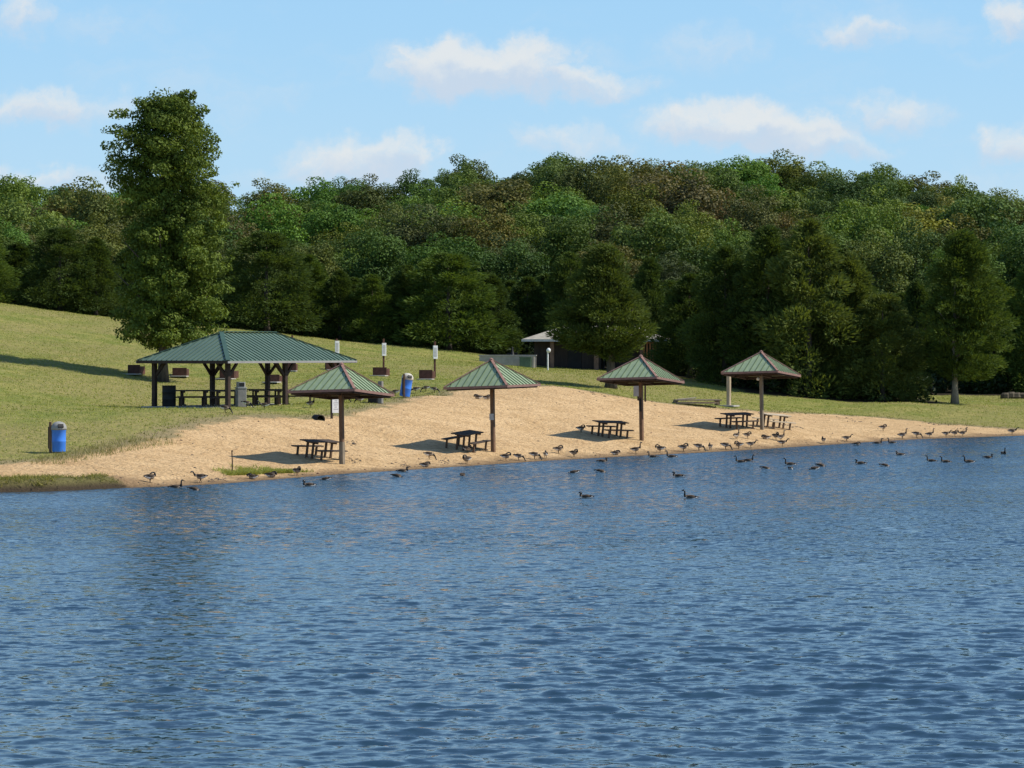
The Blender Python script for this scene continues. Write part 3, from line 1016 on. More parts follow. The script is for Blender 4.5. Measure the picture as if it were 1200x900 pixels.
def beach_debris():
    rng = np.random.default_rng(19)
    mb = MB()
    def chip(x, y, sz, m):
        z = float(base_height(np.array([x]), np.array([y]))[0])
        a = rng.uniform(0, 6.28)
        l, w = sz * rng.uniform(0.8, 2.4), sz * rng.uniform(0.5, 0.9)
        ca, sa = math.cos(a), math.sin(a)
        pts = [(-l, -w * 0.4, 0), (0, -w, 0), (l, -w * 0.2, 0), (l * 0.6, w, 0), (-l * 0.7, w * 0.8, 0), (0.1 * l, 0.1 * w, sz * rng.uniform(0.5, 1.2))]
        mb.add([(x + px_ * ca - py_ * sa, y + px_ * sa + py_ * ca, z + pz_ - 0.01) for px_, py_, pz_ in pts], [(0, 1, 5), (1, 2, 5), (2, 3, 5), (3, 4, 5), (4, 0, 5)], m)
    n = 0
    while n < 620:
        x = rng.uniform(-17, 29)
        ysh = np.interp(x, SHORE[:, 0], SHORE[:, 1])
        r = rng.random()
        y = ysh + (0.7 + rng.exponential(0.9) if r < 0.35 else rng.uniform(1, 34))
        sd_ = float(sand_sdf(np.array([x]), np.array([y]))[0])
        if sd_ < 0.1:
            continue
        chip(x, y, rng.uniform(0.015, 0.05), M['bark'] if rng.random() < 0.75 else M['rust_board'])
        n += 1
    # drifts of dry weed
    for px, py, w in ((1000, 494, 22), (1090, 497, 26), (985, 490, 14), (475, 545, 14), (520, 541, 10), (416, 541, 8), (700, 462, 22), (255, 563, 16), (412, 519, 8), (1130, 503, 18), (930, 500, 14)):
        c = gpt(px, py)
        for k in range(26):
            chip(c.x + rng.normal(0, w * c.y / F * 0.5), c.y + rng.normal(0, 0.5), rng.uniform(0.02, 0.06), M['bark'])
    o = mb.build('beach_debris')
    o['kind'] = 'stuff'
    tag(o, 'dark twigs, droppings and dry weed scattered over the sand', 'debris')


beach_debris()


# ------------------------------------------------------------------ beach shelters
SH_ROT = R(-27.8)
def roof_face(mb, seams, w, run, rise, z0, ang, top, mat, seam_mat, seam_sp, seam_h=0.035, seam_w=0.03):
    """one sloping hip face: eave half-width w, ridge half-width top, horizontal run, rise; outward direction ang"""
    rot = Matrix.Rotation(ang, 3, 'Z')
    d = run
    th = 0.03
    pts = [(-w, -d, z0), (w, -d, z0), (top, 0, z0 + rise), (-top, 0, z0 + rise)]
    nrm = Vector((0, -rise, d)).normalized()
    def T(p):
        return rot @ Vector(p)
    vs = [T(p) for p in pts] + [T(Vector(p) - Vector((0, 0, th))) for p in pts]
    mb.add(vs, [(0, 1, 2, 3), (7, 6, 5, 4), (0, 4, 5, 1)], mat)
    k = int(w / seam_sp)
    for i in range(-k, k + 1):
        x = i * seam_sp + seam_sp * 0.0
        if abs(x) > w - 0.06:
            continue
        f = 1.0 if abs(x) <= top else (w - abs(x)) / (w - top)
        a = Vector((x, -d - 0.005, z0)) + nrm * (seam_h / 2)
        b = Vector((x, -d + d * f, z0 + rise * f)) + nrm * (seam_h / 2 - 0.004)
        seams.bar(T(a), T(b), seam_w, seam_h, seam_mat, tuple(rot @ nrm))


def make_shelter():
    root = thing('beach_shelter', 'tmp', 'shelter')
    w, z0, rise = 1.47, 2.74, 1.06
    p = MB()
    p.box((0, 0, 1.37), (0.16, 0.16, 3.1), M['post_brown'], bev=0.015)
    p.build('post', root)
    head = thing('roof_frame', '', '', (0, 0, 2.7))
    bpy.data.objects.remove(head)
    f = MB()
    for a in range(4):
        t = a * math.pi / 2
        d = Vector((math.cos(t), math.sin(t), 0))
        f.bar(d * 0.08 + Vector((0, 0, 2.68)), d * 1.34 + Vector((0, 0, 2.68)), 0.07, 0.1, M['dark_wood'])
        q = Vector((math.cos(t + math.pi / 4), math.sin(t + math.pi / 4), 0))
        f.bar(q * 0.05 + Vector((0, 0, 3.6)), q * 1.95 + Vector((0, 0, 2.70)), 0.07, 0.12, M['dark_wood'])
        f.bar(d * 1.38 + Vector((-d.y, d.x, 0)) * 1.36 + Vector((0, 0, 2.66)), d * 1.38 - Vector((-d.y, d.x, 0)) * 1.36 + Vector((0, 0, 2.66)), 0.06, 0.12, M['dark_wood'])
    f.build('frame', root)
    r, s = MB(), MB()
    for k in range(4):
        roof_face(r, s, w, w, rise, z0, k * math.pi / 2, 0.0, M['green_roof'], M['green_seam_shaded'], 0.3, 0.03, 0.035)
    ro = r.build('roof', root)
    s.build('seam', ro)
    t_ = MB()
    for k in range(4):
        a = k * math.pi / 2
        c, n = Vector((math.cos(a), math.sin(a), 0)), Vector((-math.sin(a), math.cos(a), 0))
        t_.bar(c * (w + 0.015) + n * (w + 0.03) + Vector((0, 0, z0 - 0.035)), c * (w + 0.015) - n * (w - 0.01) + Vector((0, 0, z0 - 0.035)), 0.03, 0.10, M['red_trim'])
    t_.build('fascia', ro)
    h = MB()
    for k in range(4):
        a = k * math.pi / 2 + math.pi / 4
        c = Vector((math.cos(a), math.sin(a), 0))
        h.bar(c * (w * 1.414 + 0.02) + Vector((0, 0, z0 + 0.02)), c * 0.02 + Vector((0, 0, z0 + rise + 0.03)), 0.11, 0.03, M['red_trim'])
    h.lathe([(0.1, z0 + rise + 0.0), (0.1, z0 + rise + 0.05), (0.02, z0 + rise + 0.11)], M['red_trim'], n=8)
    h.build('hip_cap', ro)
    return root


proto = make_shelter()
SHELTERS = [(401, 544, 'green-roofed beach shelter nearest the left, in front of the pavilion', (R(-4.5), R(1.5))),
            (578, 529.5, 'second green-roofed beach shelter from the left, on a brown post', (0, R(-1.2))),
            (752, 516.5, 'green-roofed beach shelter with a grey notice panel behind its post', (0, 0)),
            (893, 503.5, 'rightmost green-roofed beach shelter, in front of the dark cedars', (0, 0))]
SH = []
for i, (px, py, lab, tilt) in enumerate(SHELTERS):
    p = gpt(px, py)
    o = proto if i == 0 else copy_tree(proto)
    o.location = p
    lean = (0.0, R(-1.2), 0.0)
    o.rotation_euler = (0, R(-1.0), SH_ROT)
    o['label'] = lab
    o['group'] = 'green roofed shelters along the beach'
    SH.append(o)
    for ch in o.children:
        if ch.name.startswith('post'):
            if i == 3:
                ch.data = ch.data.copy(); ch.data.materials[0] = M['post_grey']
        elif tilt != (0, 0):
            rx = Matrix.Translation((0, 0, 2.74)) @ Matrix.Rotation(-SH_ROT, 4, 'Z') @ Matrix.Rotation(tilt[1], 4, 'Y') @ Matrix.Rotation(tilt[0], 4, 'X') @ Matrix.Rotation(SH_ROT, 4, 'Z') @ Matrix.Translation((0, 0, -2.74))
            ch.matrix_local = rx
# small extras fixed to the posts
pl = MB(); pl.box((0, 0, 0.42), (0.175, 0.175, 0.86), M['post_grey'], bev=0.012); pl.build('post_sleeve', SH[0])
pl = MB(); pl.box((-0.0, -0.1, 1.45), (0.2, 0.04, 0.26), M['offwhite'], bev=0.01); pl.build('small_box', SH[1])
pl = MB(); pl.box((-0.0, -0.1, 1.62), (0.1, 0.05, 0.6), M['black'], bev=0.01); pl.build('small_box', SH[2])
pl = MB(); pl.lathe([(0.04, 2.42), (0.09, 2.46), (0.09, 2.52), (0.03, 2.58)], M['white'], c=(-0.14, -0.05, 0), n=10); pl.build('lamp', SH[3])


# ------------------------------------------------------------------ picnic tables
def make_table(mat_top, mat_leg, L=1.8):
    root = thing('picnic_table', 'tmp', 'picnic table')
    t = MB()
    for k in range(3):
        t.box((0, (k - 1) * 0.255, 0.745), (L, 0.25, 0.045), mat_top, bev=0.01)
    t.build('table_top', root)
    for s in (-1, 1):
        b = MB()
        b.box((0, s * 0.72, 0.43), (L, 0.26, 0.045), mat_top, bev=0.01)
        b.build('seat', root)
        for e in (-1, 1):
            g = MB()
            g.box((e * L * 0.32, s * 0.17, 0.36), (0.09, 0.07, 0.73), mat_leg)
            g.build('leg', root)
            g = MB()
            g.box((e * L * 0.32, s * 0.72, 0.2), (0.08, 0.07, 0.42), mat_leg)
            g.build('seat_leg', root)
    for e in (-1, 1):
        r_ = MB()
        r_.box((e * L * 0.32 + 0.08, 0, 0.03), (0.07, 1.62, 0.06), M['post_sun'])
        r_.build('base_rail', root)
        r_ = MB()
        r_.box((e * L * 0.32 + 0.0835, 0, 0.68), (0.075, 0.7, 0.07), mat_leg)
        r_.build('cross_beam', root)
    return root


tb = make_table(M['table_dark'], M['table_brown'])
tl = make_table(M['table_light'], M['table_brown'])


def surface_rot(p, rz, k=1.0):
    e = 0.8
    zx = (drop(p.x + e, p.y).z - drop(p.x - e, p.y).z) / (2 * e)
    zy = (drop(p.x, p.y + e).z - drop(p.x, p.y - e).z) / (2 * e)
    n = Vector((-zx * k, -zy * k, 1)).normalized()
    q = Vector((0, 0, 1)).rotation_difference(n).to_matrix() @ Matrix.Rotation(rz, 3, 'Z')
    return q.to_euler()


TABLES = [(373, 537, R(50), 'picnic table under the leftmost beach shelter', 'd'),
          (546, 526, R(62), 'picnic table under the second beach shelter, a goose at its foot', 'd'),
          (714, 511.5, R(35), 'picnic table under the shelter with the grey panel, a goose behind it', 'd'),
          (863, 501, R(35), 'dark picnic table left of the post of the rightmost shelter', 'd'),
          (906, 501.5, R(35), 'pale sun-bleached picnic table right of the post of the rightmost shelter', 'l')]
for i, (px, py, rz, lab, kd) in enumerate(TABLES):
    p = gpt(px, py)
    o = tl if kd == 'l' else (tb if i == 0 else copy_tree(tb))
    o.location = p - Vector((0, 0, 0.02))
    o.rotation_euler = surface_rot(p, rz)
    o['label'] = lab
    o.scale = (0.9, 0.9, 0.93)
    o['group'] = 'picnic tables on the sand'


# ------------------------------------------------------------------ pavilion
def pavilion():
    c_near = gpt(267, 477.5)
    beta = R(55.2)
    v = Vector((math.cos(beta), math.sin(beta), 0)); u = Vector((math.sin(beta), -math.cos(beta), 0))
    sc = c_near.y / F
    Lp, Wp = 120.5 * sc / v.x, 94 * sc / u.x
    Lr, Wr = 138.7 * sc / v.x * 1.0, 117 * sc / u.x
    cen = c_near + v * (Lp / 2) - u * (Wp / 2)
    z = c_near.z - 0.02
    root = thing('pavilion', 'large open picnic pavilion with a hipped dark green metal roof on the lawn', 'pavilion', (cen.x, cen.y, z), beta)
    # local x along the long side, local y away from the near long side
    s = MB()
    s.box((0, 0, -0.16), (Lp + 0.9, Wp + 0.9, 0.36), M['concrete'], bev=0.05)
    s.build('slab', root)
    zt = 2.02
    for ix in (-1, 0, 1):
        for iy in (-1, 1):
            g = MB()
            px, py = ix * Lp / 2, iy * Wp / 2
            g.box((px, py, zt / 2 + 0.01), (0.2, 0.2, zt - 0.02), M['dark_wood'], bev=0.02)
            po = g.build('post', root)
            b = MB()
            for sx_, sy_ in ((1, 0), (-1, 0), (0, -iy)):
                if ix * sx_ > 0:
                    continue
                b.bar((px + sx_ * 0.08, py + sy_ * 0.08, zt - 0.62), (px + sx_ * 0.62, py + sy_ * 0.62, zt - 0.03), 0.09, 0.12, M['dark_wood'])
            b.build('brace', po)
    for iy in (-1, 1):
        b = MB(); b.box((0, iy * Wp / 2, zt + 0.085), (Lp + 0.3, 0.14, 0.2), M['dark_wood']); b.build('beam', root)
    for ix in (-1, 0, 1):
        b = MB(); b.box((ix * Lp / 2, 0, zt + 0.075), (0.12, Wp - 0.15, 0.17), M['dark_wood']); b.build('beam', root)
    z0, rise = zt + 0.07, 1.27
    r, sm_ = MB(), MB()
    hw = Wr / 2
    top = Lr / 2 - hw
    for ang in (0, math.pi):
        roof_face(r, sm_, Lr / 2, hw, rise, z0, ang, top, M['pav_roof'], M['pav_seam'], 0.3, 0.035, 0.035)
    # hip ends: local frame turned by 90 degrees, apex at the ridge end
    for sg in (-1, 1):
        q, q2 = MB(), MB()
        roof_face(q, q2, hw, hw, rise, z0, 0, 0.0, M['pav_roof'], M['pav_seam'], 0.3, 0.035, 0.035)
        rot = Matrix.Rotation(sg * math.pi / 2, 4, 'Z')
        for src, dst in ((q, r), (q2, sm_)):
            vs = [rot @ Vector(p) + Vector((sg * top, 0, 0)) for p in src.v]
            dst.add(vs, src.f, src.mats[0])
    ro = r.build('roof', root)
    sm_.build('seam', ro)
    h = MB()
    for sx_ in (-1, 1):
        for sy_ in (-1, 1):
            h.bar((sx_ * (Lr / 2 + 0.01), sy_ * (hw + 0.01), z0 + 0.02), (sx_ * top, 0, z0 + rise + 0.03), 0.2, 0.03, M['pav_seam'])
    h.bar((-top, 0, z0 + rise + 0.035), (top, 0, z0 + rise + 0.035), 0.24, 0.035, M['pav_seam'])
    h.build('ridge_cap', ro)
    fa = MB()
    for sy_ in (-1, 1):
        fa.box((0, sy_ * (hw + 0.012), z0 - 0.07), (Lr + 0.06, 0.03, 0.09), M['grey_panel'])
    for sx_ in (-1, 1):
        fa.box((sx_ * (Lr / 2 + 0.012), 0, z0 - 0.07), (0.03, Wr, 0.13), M['dark_wood'])
    fa.build('fascia', ro)
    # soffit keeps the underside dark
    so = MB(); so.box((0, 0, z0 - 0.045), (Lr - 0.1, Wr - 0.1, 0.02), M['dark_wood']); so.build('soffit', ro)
    W = root.matrix_basis.copy()
    W = Matrix.Translation((cen.x, cen.y, z)) @ Matrix.Rotation(beta, 4, 'Z')
    spots = [(-Lp / 2 + 1.5, Wp * 0.26, 'front end, far side'), (-Lp / 2 + 1.5, -Wp * 0.22, 'front end, near side'), (-0.4, Wp * 0.26, 'middle, far side'), (0.2, -Wp * 0.22, 'middle, near side'),
             (Lp / 2 - 1.5, Wp * 0.26, 'back end, far side'), (Lp / 2 - 1.5, -Wp * 0.22, 'back end, near side'),
             (-Lp * 0.22, Wp * 0.42, 'left bay'), (Lp * 0.24, -Wp * 0.02, 'right bay')]
    labs = ['picnic table in the pavilion beside the black barrel', 'picnic table at the front corner post of the pavilion beside the grey bin', 'picnic table in the middle of the pavilion, far row',
            'picnic table in the middle of the pavilion, near row', 'picnic table at the back end of the pavilion, far row', 'picnic table at the back end of the pavilion near the white sign',
            'picnic table at the left long side of the pavilion behind the barrel', 'picnic table in the right bay of the pavilion between two posts']
    for (x, y, _), lab in zip(spots, labs):
        o = copy_tree(tb)
        o.location = W @ Vector((x, y, 0.02))
        o.rotation_euler = (0, 0, beta - R(50) + R(8) * random.uniform(-1, 1))
        o['label'] = lab
        o['group'] = 'picnic tables inside the pavilion'
    # black barrel at the left corner post
    b = MB()
    b.lathe([(0.30, 0), (0.31, 0.03), (0.31, 0.3), (0.325, 0.32), (0.31, 0.34), (0.31, 0.62), (0.325, 0.64), (0.31, 0.66), (0.31, 0.92), (0.32, 0.94), (0.28, 0.945)], M['black'], n=24)
    pb = W @ Vector((-Lp / 2 + 0.28, Wp / 2 - 0.62, 0.02))
    o = b.build('barrel', None, True)
    o.location = pb
    tag(o, 'black ribbed barrel by the left corner post of the pavilion', 'barrel')
    # grey litter bin at the near corner post
    t = thing('litter_bin', 'grey square litter bin with a hooded lid at the near pavilion post', 'litter bin', W @ Vector((-Lp / 2 + 0.75, -Wp / 2 - 0.12, 0.02)), beta + R(-35))
    b = MB(); b.box((0, 0, 0.42), (0.42, 0.42, 0.82), M['grey_metal'], bev=0.03); b.build('bin_body', t)
    b = MB(); b.box((0, 0, 0.86), (0.46, 0.46, 0.05), M['lid_grey'], bev=0.04); b.box((0, 0.02, 1.0), (0.36, 0.34, 0.24), M['lid_grey'], bev=0.06); b.build('lid', t)
    b = MB(); b.box((0, -0.155, 1.0), (0.24, 0.02, 0.16), M['black']); b.build('flap', t)
    return W, Lp, Wp


PAV, LP_, WP_ = pavilion()


# ------------------------------------------------------------------ bins, boxes, posts and signs
def make_bin(lid):
    root = thing('barrel_bin', 'tmp', 'litter bin')
    b = MB()
    b.lathe([(0.24, 0.03), (0.25, 0.06), (0.255, 0.4), (0.265, 0.42), (0.255, 0.44), (0.26, 0.8), (0.275, 0.82), (0.27, 0.86)], M['blue'], n=24)
    ba = b.build('barrel', root, True)
    d = MB()
    d.lathe([(0.285, 0.84), (0.29, 0.9), (0.27, 0.99), (0.22, 1.07), (0.13, 1.13), (0.02, 1.15)], lid, n=24)
    d.build('dome_lid', root, True)
    k = MB()
    k.box((0.1, -0.235, 0.98), (0.2, 0.12, 0.12), M['black'], Matrix.Rotation(R(24), 3, 'Z') @ Matrix.Rotation(R(-32), 3, 'X'))
    k.build('opening', root)
    p = MB()
    p.box((-0.31, -0.03, 0.56), (0.09, 0.1, 1.14), M['post_brown'], bev=0.01)
    p.box((-0.375, 0.04, 0.55), (0.04, 0.16, 0.8), M['black'])
    p.build('holder_post', root)
    return root


b1 = make_bin(M['lid_grey'])
b1.location = gpt(69, 530.5)
b1['label'] = 'blue barrel bin with a grey dome lid alone on the lawn at far left'
b1['group'] = 'blue barrel bins'
b2 = copy_tree(b1)
b2.location = gpt(476, 466)
b2['label'] = 'tilted blue barrel bin with a cream dome lid above the sand'
for ch in b2.children:
    if ch.name.startswith('dome_lid'):
        ch.data = ch.data.copy(); ch.data.materials[0] = M['lid_cream']
    if not ch.name.startswith('holder'):
        ch.rotation_euler = (0, R(9), 0)
        ch.location = (-0.08, 0, 0.03)
    else:
        ch.location = (0.22, -0.28, 0)

# horseshoe pit backboards
def backboard(px, py, w, h, lab, first=[None]):
    p = gpt(px, py)
    s = p.y / F
    t = thing('pit_box', lab, 'backboard', p, R(random.uniform(-12, 12)), 'low red-brown boxes on the lawn')
    ww, hh = w * s, h * s
    b = MB()
    b.box((0, 0, hh / 2), (ww, 0.07, hh), M['rust_board'], bev=0.01)
    b.build('front_board', t)
    for sg in (-1, 1):
        b = MB()
        b.box((sg * (ww / 2 - 0.035), 0.45, hh * 0.42), (0.07, 0.82, hh * 0.84), M['rust_board'])
        b.build('side_board', t)
    b = MB()
    b.box((0.05, -0.5, 0.01), (ww * 1.15, 0.9, 0.05), M['concrete'], bev=0.02)
    b.build('pit_curb', t)
    return t


backboard(157, 438.5, 15, 11, 'red-brown box beside the trunk of the tall tree, on its left')
backboard(210.5, 441, 17, 10, 'red-brown box just right of the trunk of the tall tree')
backboard(266, 444, 18, 11, 'red-brown box seen behind the near corner post of the pavilion')
backboard(320, 448, 16, 9, 'low red-brown box seen through the middle of the pavilion')
backboard(341, 435, 12, 10, 'red-brown box partly behind the eave of the pavilion')
backboard(389, 433.5, 14, 10, 'red-brown box under the right corner of the pavilion roof')
backboard(445, 440.5, 16.5, 10, 'red-brown box at the foot of the white sign post over the first shelter')
backboard(499, 444.5, 16, 11, 'red-brown box at the foot of the white sign post by the blue bin')


def sign_post(px, py, top, s0, s1, lab):
    p = gpt(px, py)
    s = p.y / F
    t = thing('sign_post', lab, 'sign post', p, R(22), 'brown posts with white signs')
    b = MB(); b.box((0, 0, (py - top) * s / 2 - 0.05), (0.1, 0.1, (py - top) * s + 0.1), M['rust_board'], bev=0.01); b.build('post', t)
    b = MB(); b.box((0, -0.085, (py - (s0 + s1) / 2) * s), (0.27, 0.06, (s1 - s0) * s), M['white'], bev=0.02); b.build('sign_panel', t)
    b = MB(); b.box((0, -0.119, (py - (s0 + s1) / 2) * s), (0.15, 0.006, (s1 - s0) * s * 0.7), M['offwhite']); b.build('notice', t)


sign_post(342.5, 432, 393, 397, 411, 'sign post whose tip shows over the ridge of the pavilion')
sign_post(394.5, 431, 397, 399.5, 414, 'white sign post over the right eave of the pavilion')
sign_post(449.5, 431.5, 397, 402, 417, 'white sign post between the pavilion and the blue bin')
sign_post(509.5, 442.5, 400, 405, 420.5, 'white sign post nearest the second shelter, right of the blue bin')

# white notice at the top of the sand
p = gpt(391, 491)
s = p.y / F
t = thing('notice_sign', 'blank white notice on a dark post behind the first shelter', 'sign', p, R(24))
b = MB(); b.box((-0.07, 0.05, 14 * s), (0.09, 0.09, 29 * s), M['dark_wood'], bev=0.01); b.build('post', t)
b = MB(); b.box((0.1, 0.0, 18 * s), (0.34, 0.03, 22 * s), M['white'], bev=0.005); b.build('panel', t)
b = MB()
for k in range(7):
    b.box((0.1, -0.019, 18 * s + 0.3 - k * 0.09), (0.22 - 0.05 * (k % 3), 0.004, 0.02), M['grey_panel'])
b.build('faded_lines', t)

# grey panel behind the third shelter
p = gpt(750, 470)
s = p.y / F
t = thing('notice_board', 'grey notice panel on dark posts behind the third shelter', 'sign', p, R(-4))
b = MB(); b.box((-0.13, 0, 14 * s), (0.42, 0.03, 17 * s), M['grey_panel'], bev=0.005); b.build('panel', t)
for xx in (-0.1, 0.27):
    b = MB(); b.box((xx, 0.07, 11 * s), (0.09, 0.09, 25 * s), M['dark_wood'], bev=0.01); b.build('post', t)

# pale post left of the last shelter
p = gpt(854, 476)
s = p.y / F
t = thing('wooden_post', 'pale squared post on a concrete pad left of the last shelter', 'post', p, R(-30))
b = MB(); b.box((0, 0, 18.5 * s), (0.2, 0.2, 38 * s), M['post_sun'], bev=0.015); b.build('shaft', t)
b = MB(); b.box((0.1, -0.1, 0.02), (0.9, 0.8, 0.08), M['concrete'], bev=0.05); b.build('pad', t)

# drain pipe mouth
p = gpt(374, 492)
t = thing('drain_pipe', 'short black drain pipe lying at the top of the sand', 'pipe', p - Vector((0, 0, 0.06)), R(20))
t.scale = (0.78, 0.78, 0.78)
b = MB()
n = 20
vs, fs = [], []
for i, yv in enumerate((-0.35, 0.7)):
    for rr in (0.24, 0.205):
        for k in range(n):
            a = 2 * math.pi * k / n
            vs.append((rr * math.cos(a), yv, 0.1 + rr * math.sin(a)))
for k in range(n):
    k2 = (k + 1) % n
    fs += [(k, k2, 2 * n + k2, 2 * n + k), (n + k2, n + k, 3 * n + k, 3 * n + k2), (k2, k, n + k, n + k2)]
fs.append(tuple(3 * n + k for k in range(n)))
b.add(vs, fs, M['black'])
b.build('pipe_barrel', t, True)

# thin stake at the water
p = gpt(272, 555)
b = MB(); b.tube([(0, 0, -0.1), (0.01, 0, 0.4), (-0.01, 0, 0.82)], [0.024, 0.022, 0.02], M['dark_wood'], 7)
b.box((0, 0, 0.8), (0.06, 0.06, 0.04), M['dark_wood'])
o = b.build('stake', None); o.location = p
tag(o, 'thin dark stake standing in the grass strip at the water', 'stake')

# grey and brown bin right of the first shelter's roof
p = gpt(441, 472.5)
t = thing('grill_stand', 'dark box grill with a tall grey side board right of the first shelter', 'grill', p, R(-10))
b = MB(); b.box((-0.12, 0, 0.27), (0.44, 0.5, 0.5), M['black'], bev=0.02); b.build('fire_box', t)
b = MB(); b.box((0.2, 0, 0.5), (0.2, 0.34, 1.02), M['grey_metal'], bev=0.02); b.build('side_board', t)
b = MB()
for k in range(7):
    b.box((-0.12, -0.21 + k * 0.07, 0.535), (0.4, 0.015, 0.015), M['grey_metal'])
b.build('grate', t)

# low wooden platform at the edge of the sand
p = gpt(816, 474.5)
s = p.y / F
t = thing('wooden_platform', 'low weathered plank platform at the top of the sand', 'platform', p, R(4))
b = MB()
for k in range(4):
    b.box((0.05, -0.6 + k * 0.32, 0.27), (2.5, 0.3, 0.06), M['post_grey'], bev=0.01)
b.build('deck', t)
b = MB(); b.box((0, -0.62, 0.13), (2.3, 0.06, 0.1), M['post_sun']); b.build('front_board', t)
for sx_ in (-1, 1):
    b = MB(); b.box((sx_ * 1.15, 0.0, 0.12), (0.14, 1.1, 0.24), M['post_grey']); b.build('bearer', t)
b = MB(); b.box((-0.5, 0.2, 0.34), (1.0, 0.5, 0.05), M['table_light'], Matrix.Rotation(R(-5), 3, 'Y')); b.build('loose_plank', t)

# ------------------------------------------------------------------ the hut and what stands by it
def hut():
    p = gpt(698, 433.5)
    s = p.y / F
    t = thing('park_hut', 'low brown park hut with a pale shingle roof behind the big cedar', 'building', p, R(-6))
    x0, x1 = (612 - 698) * s, (785 - 698) * s
    ez = 36 * s; rz = 52 * s
    b = MB()
    dep = 5.0
    b.add([(x0, -0.6, ez), (x1, -0.6, ez), (x1 - 2.6, dep / 2, rz), (x0 + 2.6, dep / 2, rz), (x0, dep + 0.6, ez), (x1, dep + 0.6, ez)],
          [(0, 1, 2, 3), (5, 4, 3, 2), (4, 0, 3), (1, 5, 2)], M['shingle'])
    b.add([(x0, -0.6, ez - 0.01), (x1, -0.6, ez - 0.01), (x1, dep + 0.6, ez - 0.01), (x0, dep + 0.6, ez - 0.01)], [(3, 2, 1, 0)], M['brown_wall'])
    ro = b.build('roof', t)
    f = MB()
    f.box(((x0 + x1) / 2, -0.62, ez - 0.08), (x1 - x0, 0.03, 0.16), M['offwhite'])
    for xx in (x0 - 0.012, x1 + 0.012):
        f.box((xx, dep / 2, ez - 0.08), (0.024, dep + 1.2, 0.16), M['offwhite'])
    f.build('fascia', ro)
    w = MB()
    w.box(((x0 + 0.7 + (703 - 698) * s) / 2, dep * 0.55, ez / 2 - 0.1), ((703 - 698) * s - x0 - 0.7, 3.6, ez + 0.15), M['brown_wall'])
    w.build('wall', t)
    w = MB()
    w.box(((740 - 698) * s, dep * 0.6, ez / 2 - 0.1), (44 * s, 2.4, ez + 0.15), M['brown_wall'])
    w.build('wall', t)
    d = MB(); d.box(((672 - 698) * s, dep * 0.55 - 1.83, 0.85), (0.95, 0.06, 1.75), M['black'], bev=0.01)
    d.build('door', t)
    for pxx, wd_ in ((647, 4.6), (699, 5.4), (752, 4)):
        g = MB(); g.box(((pxx - 698) * s, -0.1, ez / 2 - 0.08), (wd_ * s, 0.28, ez + 0.1), M['pillar'], bev=0.01); g.build('pillar', t)
    sl = MB()
    for k in range(5):
        sl.box(((755 + k * 3.6 - 698) * s, -0.3, ez / 2), (0.09, 0.06, ez - 0.1), M['orange_wood'])
    for zz in (0.3, ez - 0.25):
        sl.box(((762 - 698) * s, -0.23, zz), (17 * s, 0.06, 0.09), M['orange_wood'])
    sl.build('slat_screen', t)


hut()

p = gpt(642, 434)
s = p.y / F
t = thing('lamp_post', 'short white post with a round lamp head left of the hut pillar', 'lamp post', p)
b = MB(); b.tube([(0, 0, -0.05), (0, 0, 21 * s)], 0.05, M['white'], 10); b.build('post', t)
b = MB(); b.lathe([(0.05, 0), (0.11, 0.04), (0.14, 0.13), (0.125, 0.22), (0.07, 0.28), (0.02, 0.3)], M['white'], c=(0.05, 0, 21 * s - 0.02), n=14); b.build('lamp_head', t, True)

p = gpt(600.5, 428)
s = p.y / F
t = thing('water_fountain', 'black pedestal tap with a cross arm on a white base', 'drinking tap', p)
b = MB(); b.box((0, 0, 0.08), (0.5, 0.5, 0.22), M['concrete'], bev=0.06); b.build('base', t)
b = MB(); b.lathe([(0.2, 0.19), (0.19, 0.6), (0.14, 0.64), (0.1, 0.9), (0.06, 0.95), (0.05, 1.2), (0.02, 1.25)], M['black'], n=14); b.build('pedestal', t, True)
b = MB(); b.bar((-0.38, 0, 0.78), (0.38, 0, 0.82), 0.08, 0.08, M['black']); b.build('cross_arm', t)

p = gpt(616, 430.5)
s = p.y / F
t = thing('utility_cabinet', 'dull green utility cabinet beside a pale post by the hut', 'cabinet', p, R(-5))
b = MB(); b.box((0, 0, 5.5 * s), (13.5 * s, 0.6, 11.5 * s), M['green_box'], bev=0.02); b.build('cabinet_body', t)
b = MB(); b.box((0, 0, 11.6 * s), (14.2 * s, 0.7, 0.06), M['green_box'], bev=0.02); b.build('cabinet_lid', t)
b = MB(); b.box((8.6 * s, 0.1, 6 * s), (3 * s, 0.25, 13 * s), M['concrete'], bev=0.02); b.build('end_post', t)

WD_ = 197
p0, p1 = drop((562 - CX) / F * WD_, WD_), drop((628 - CX) / F * WD_, WD_)
zt_ = H - (416.5 - HY) * WD_ / F
b = MB()
mid = (p0 + p1) / 2
b.box((0, 0, 0), ((p1 - p0).length, 0.3, 1.4), M['concrete'], bev=0.02)
b.box((0, 0, 0.74), ((p1 - p0).length + 0.1, 0.4, 0.08), M['concrete'], bev=0.03)
o = b.build('concrete_wall', None)
o.location = (mid.x, WD_, zt_ - 0.74)
tag(o, 'low grey concrete wall at the foot of the wood left of the hut', 'wall')

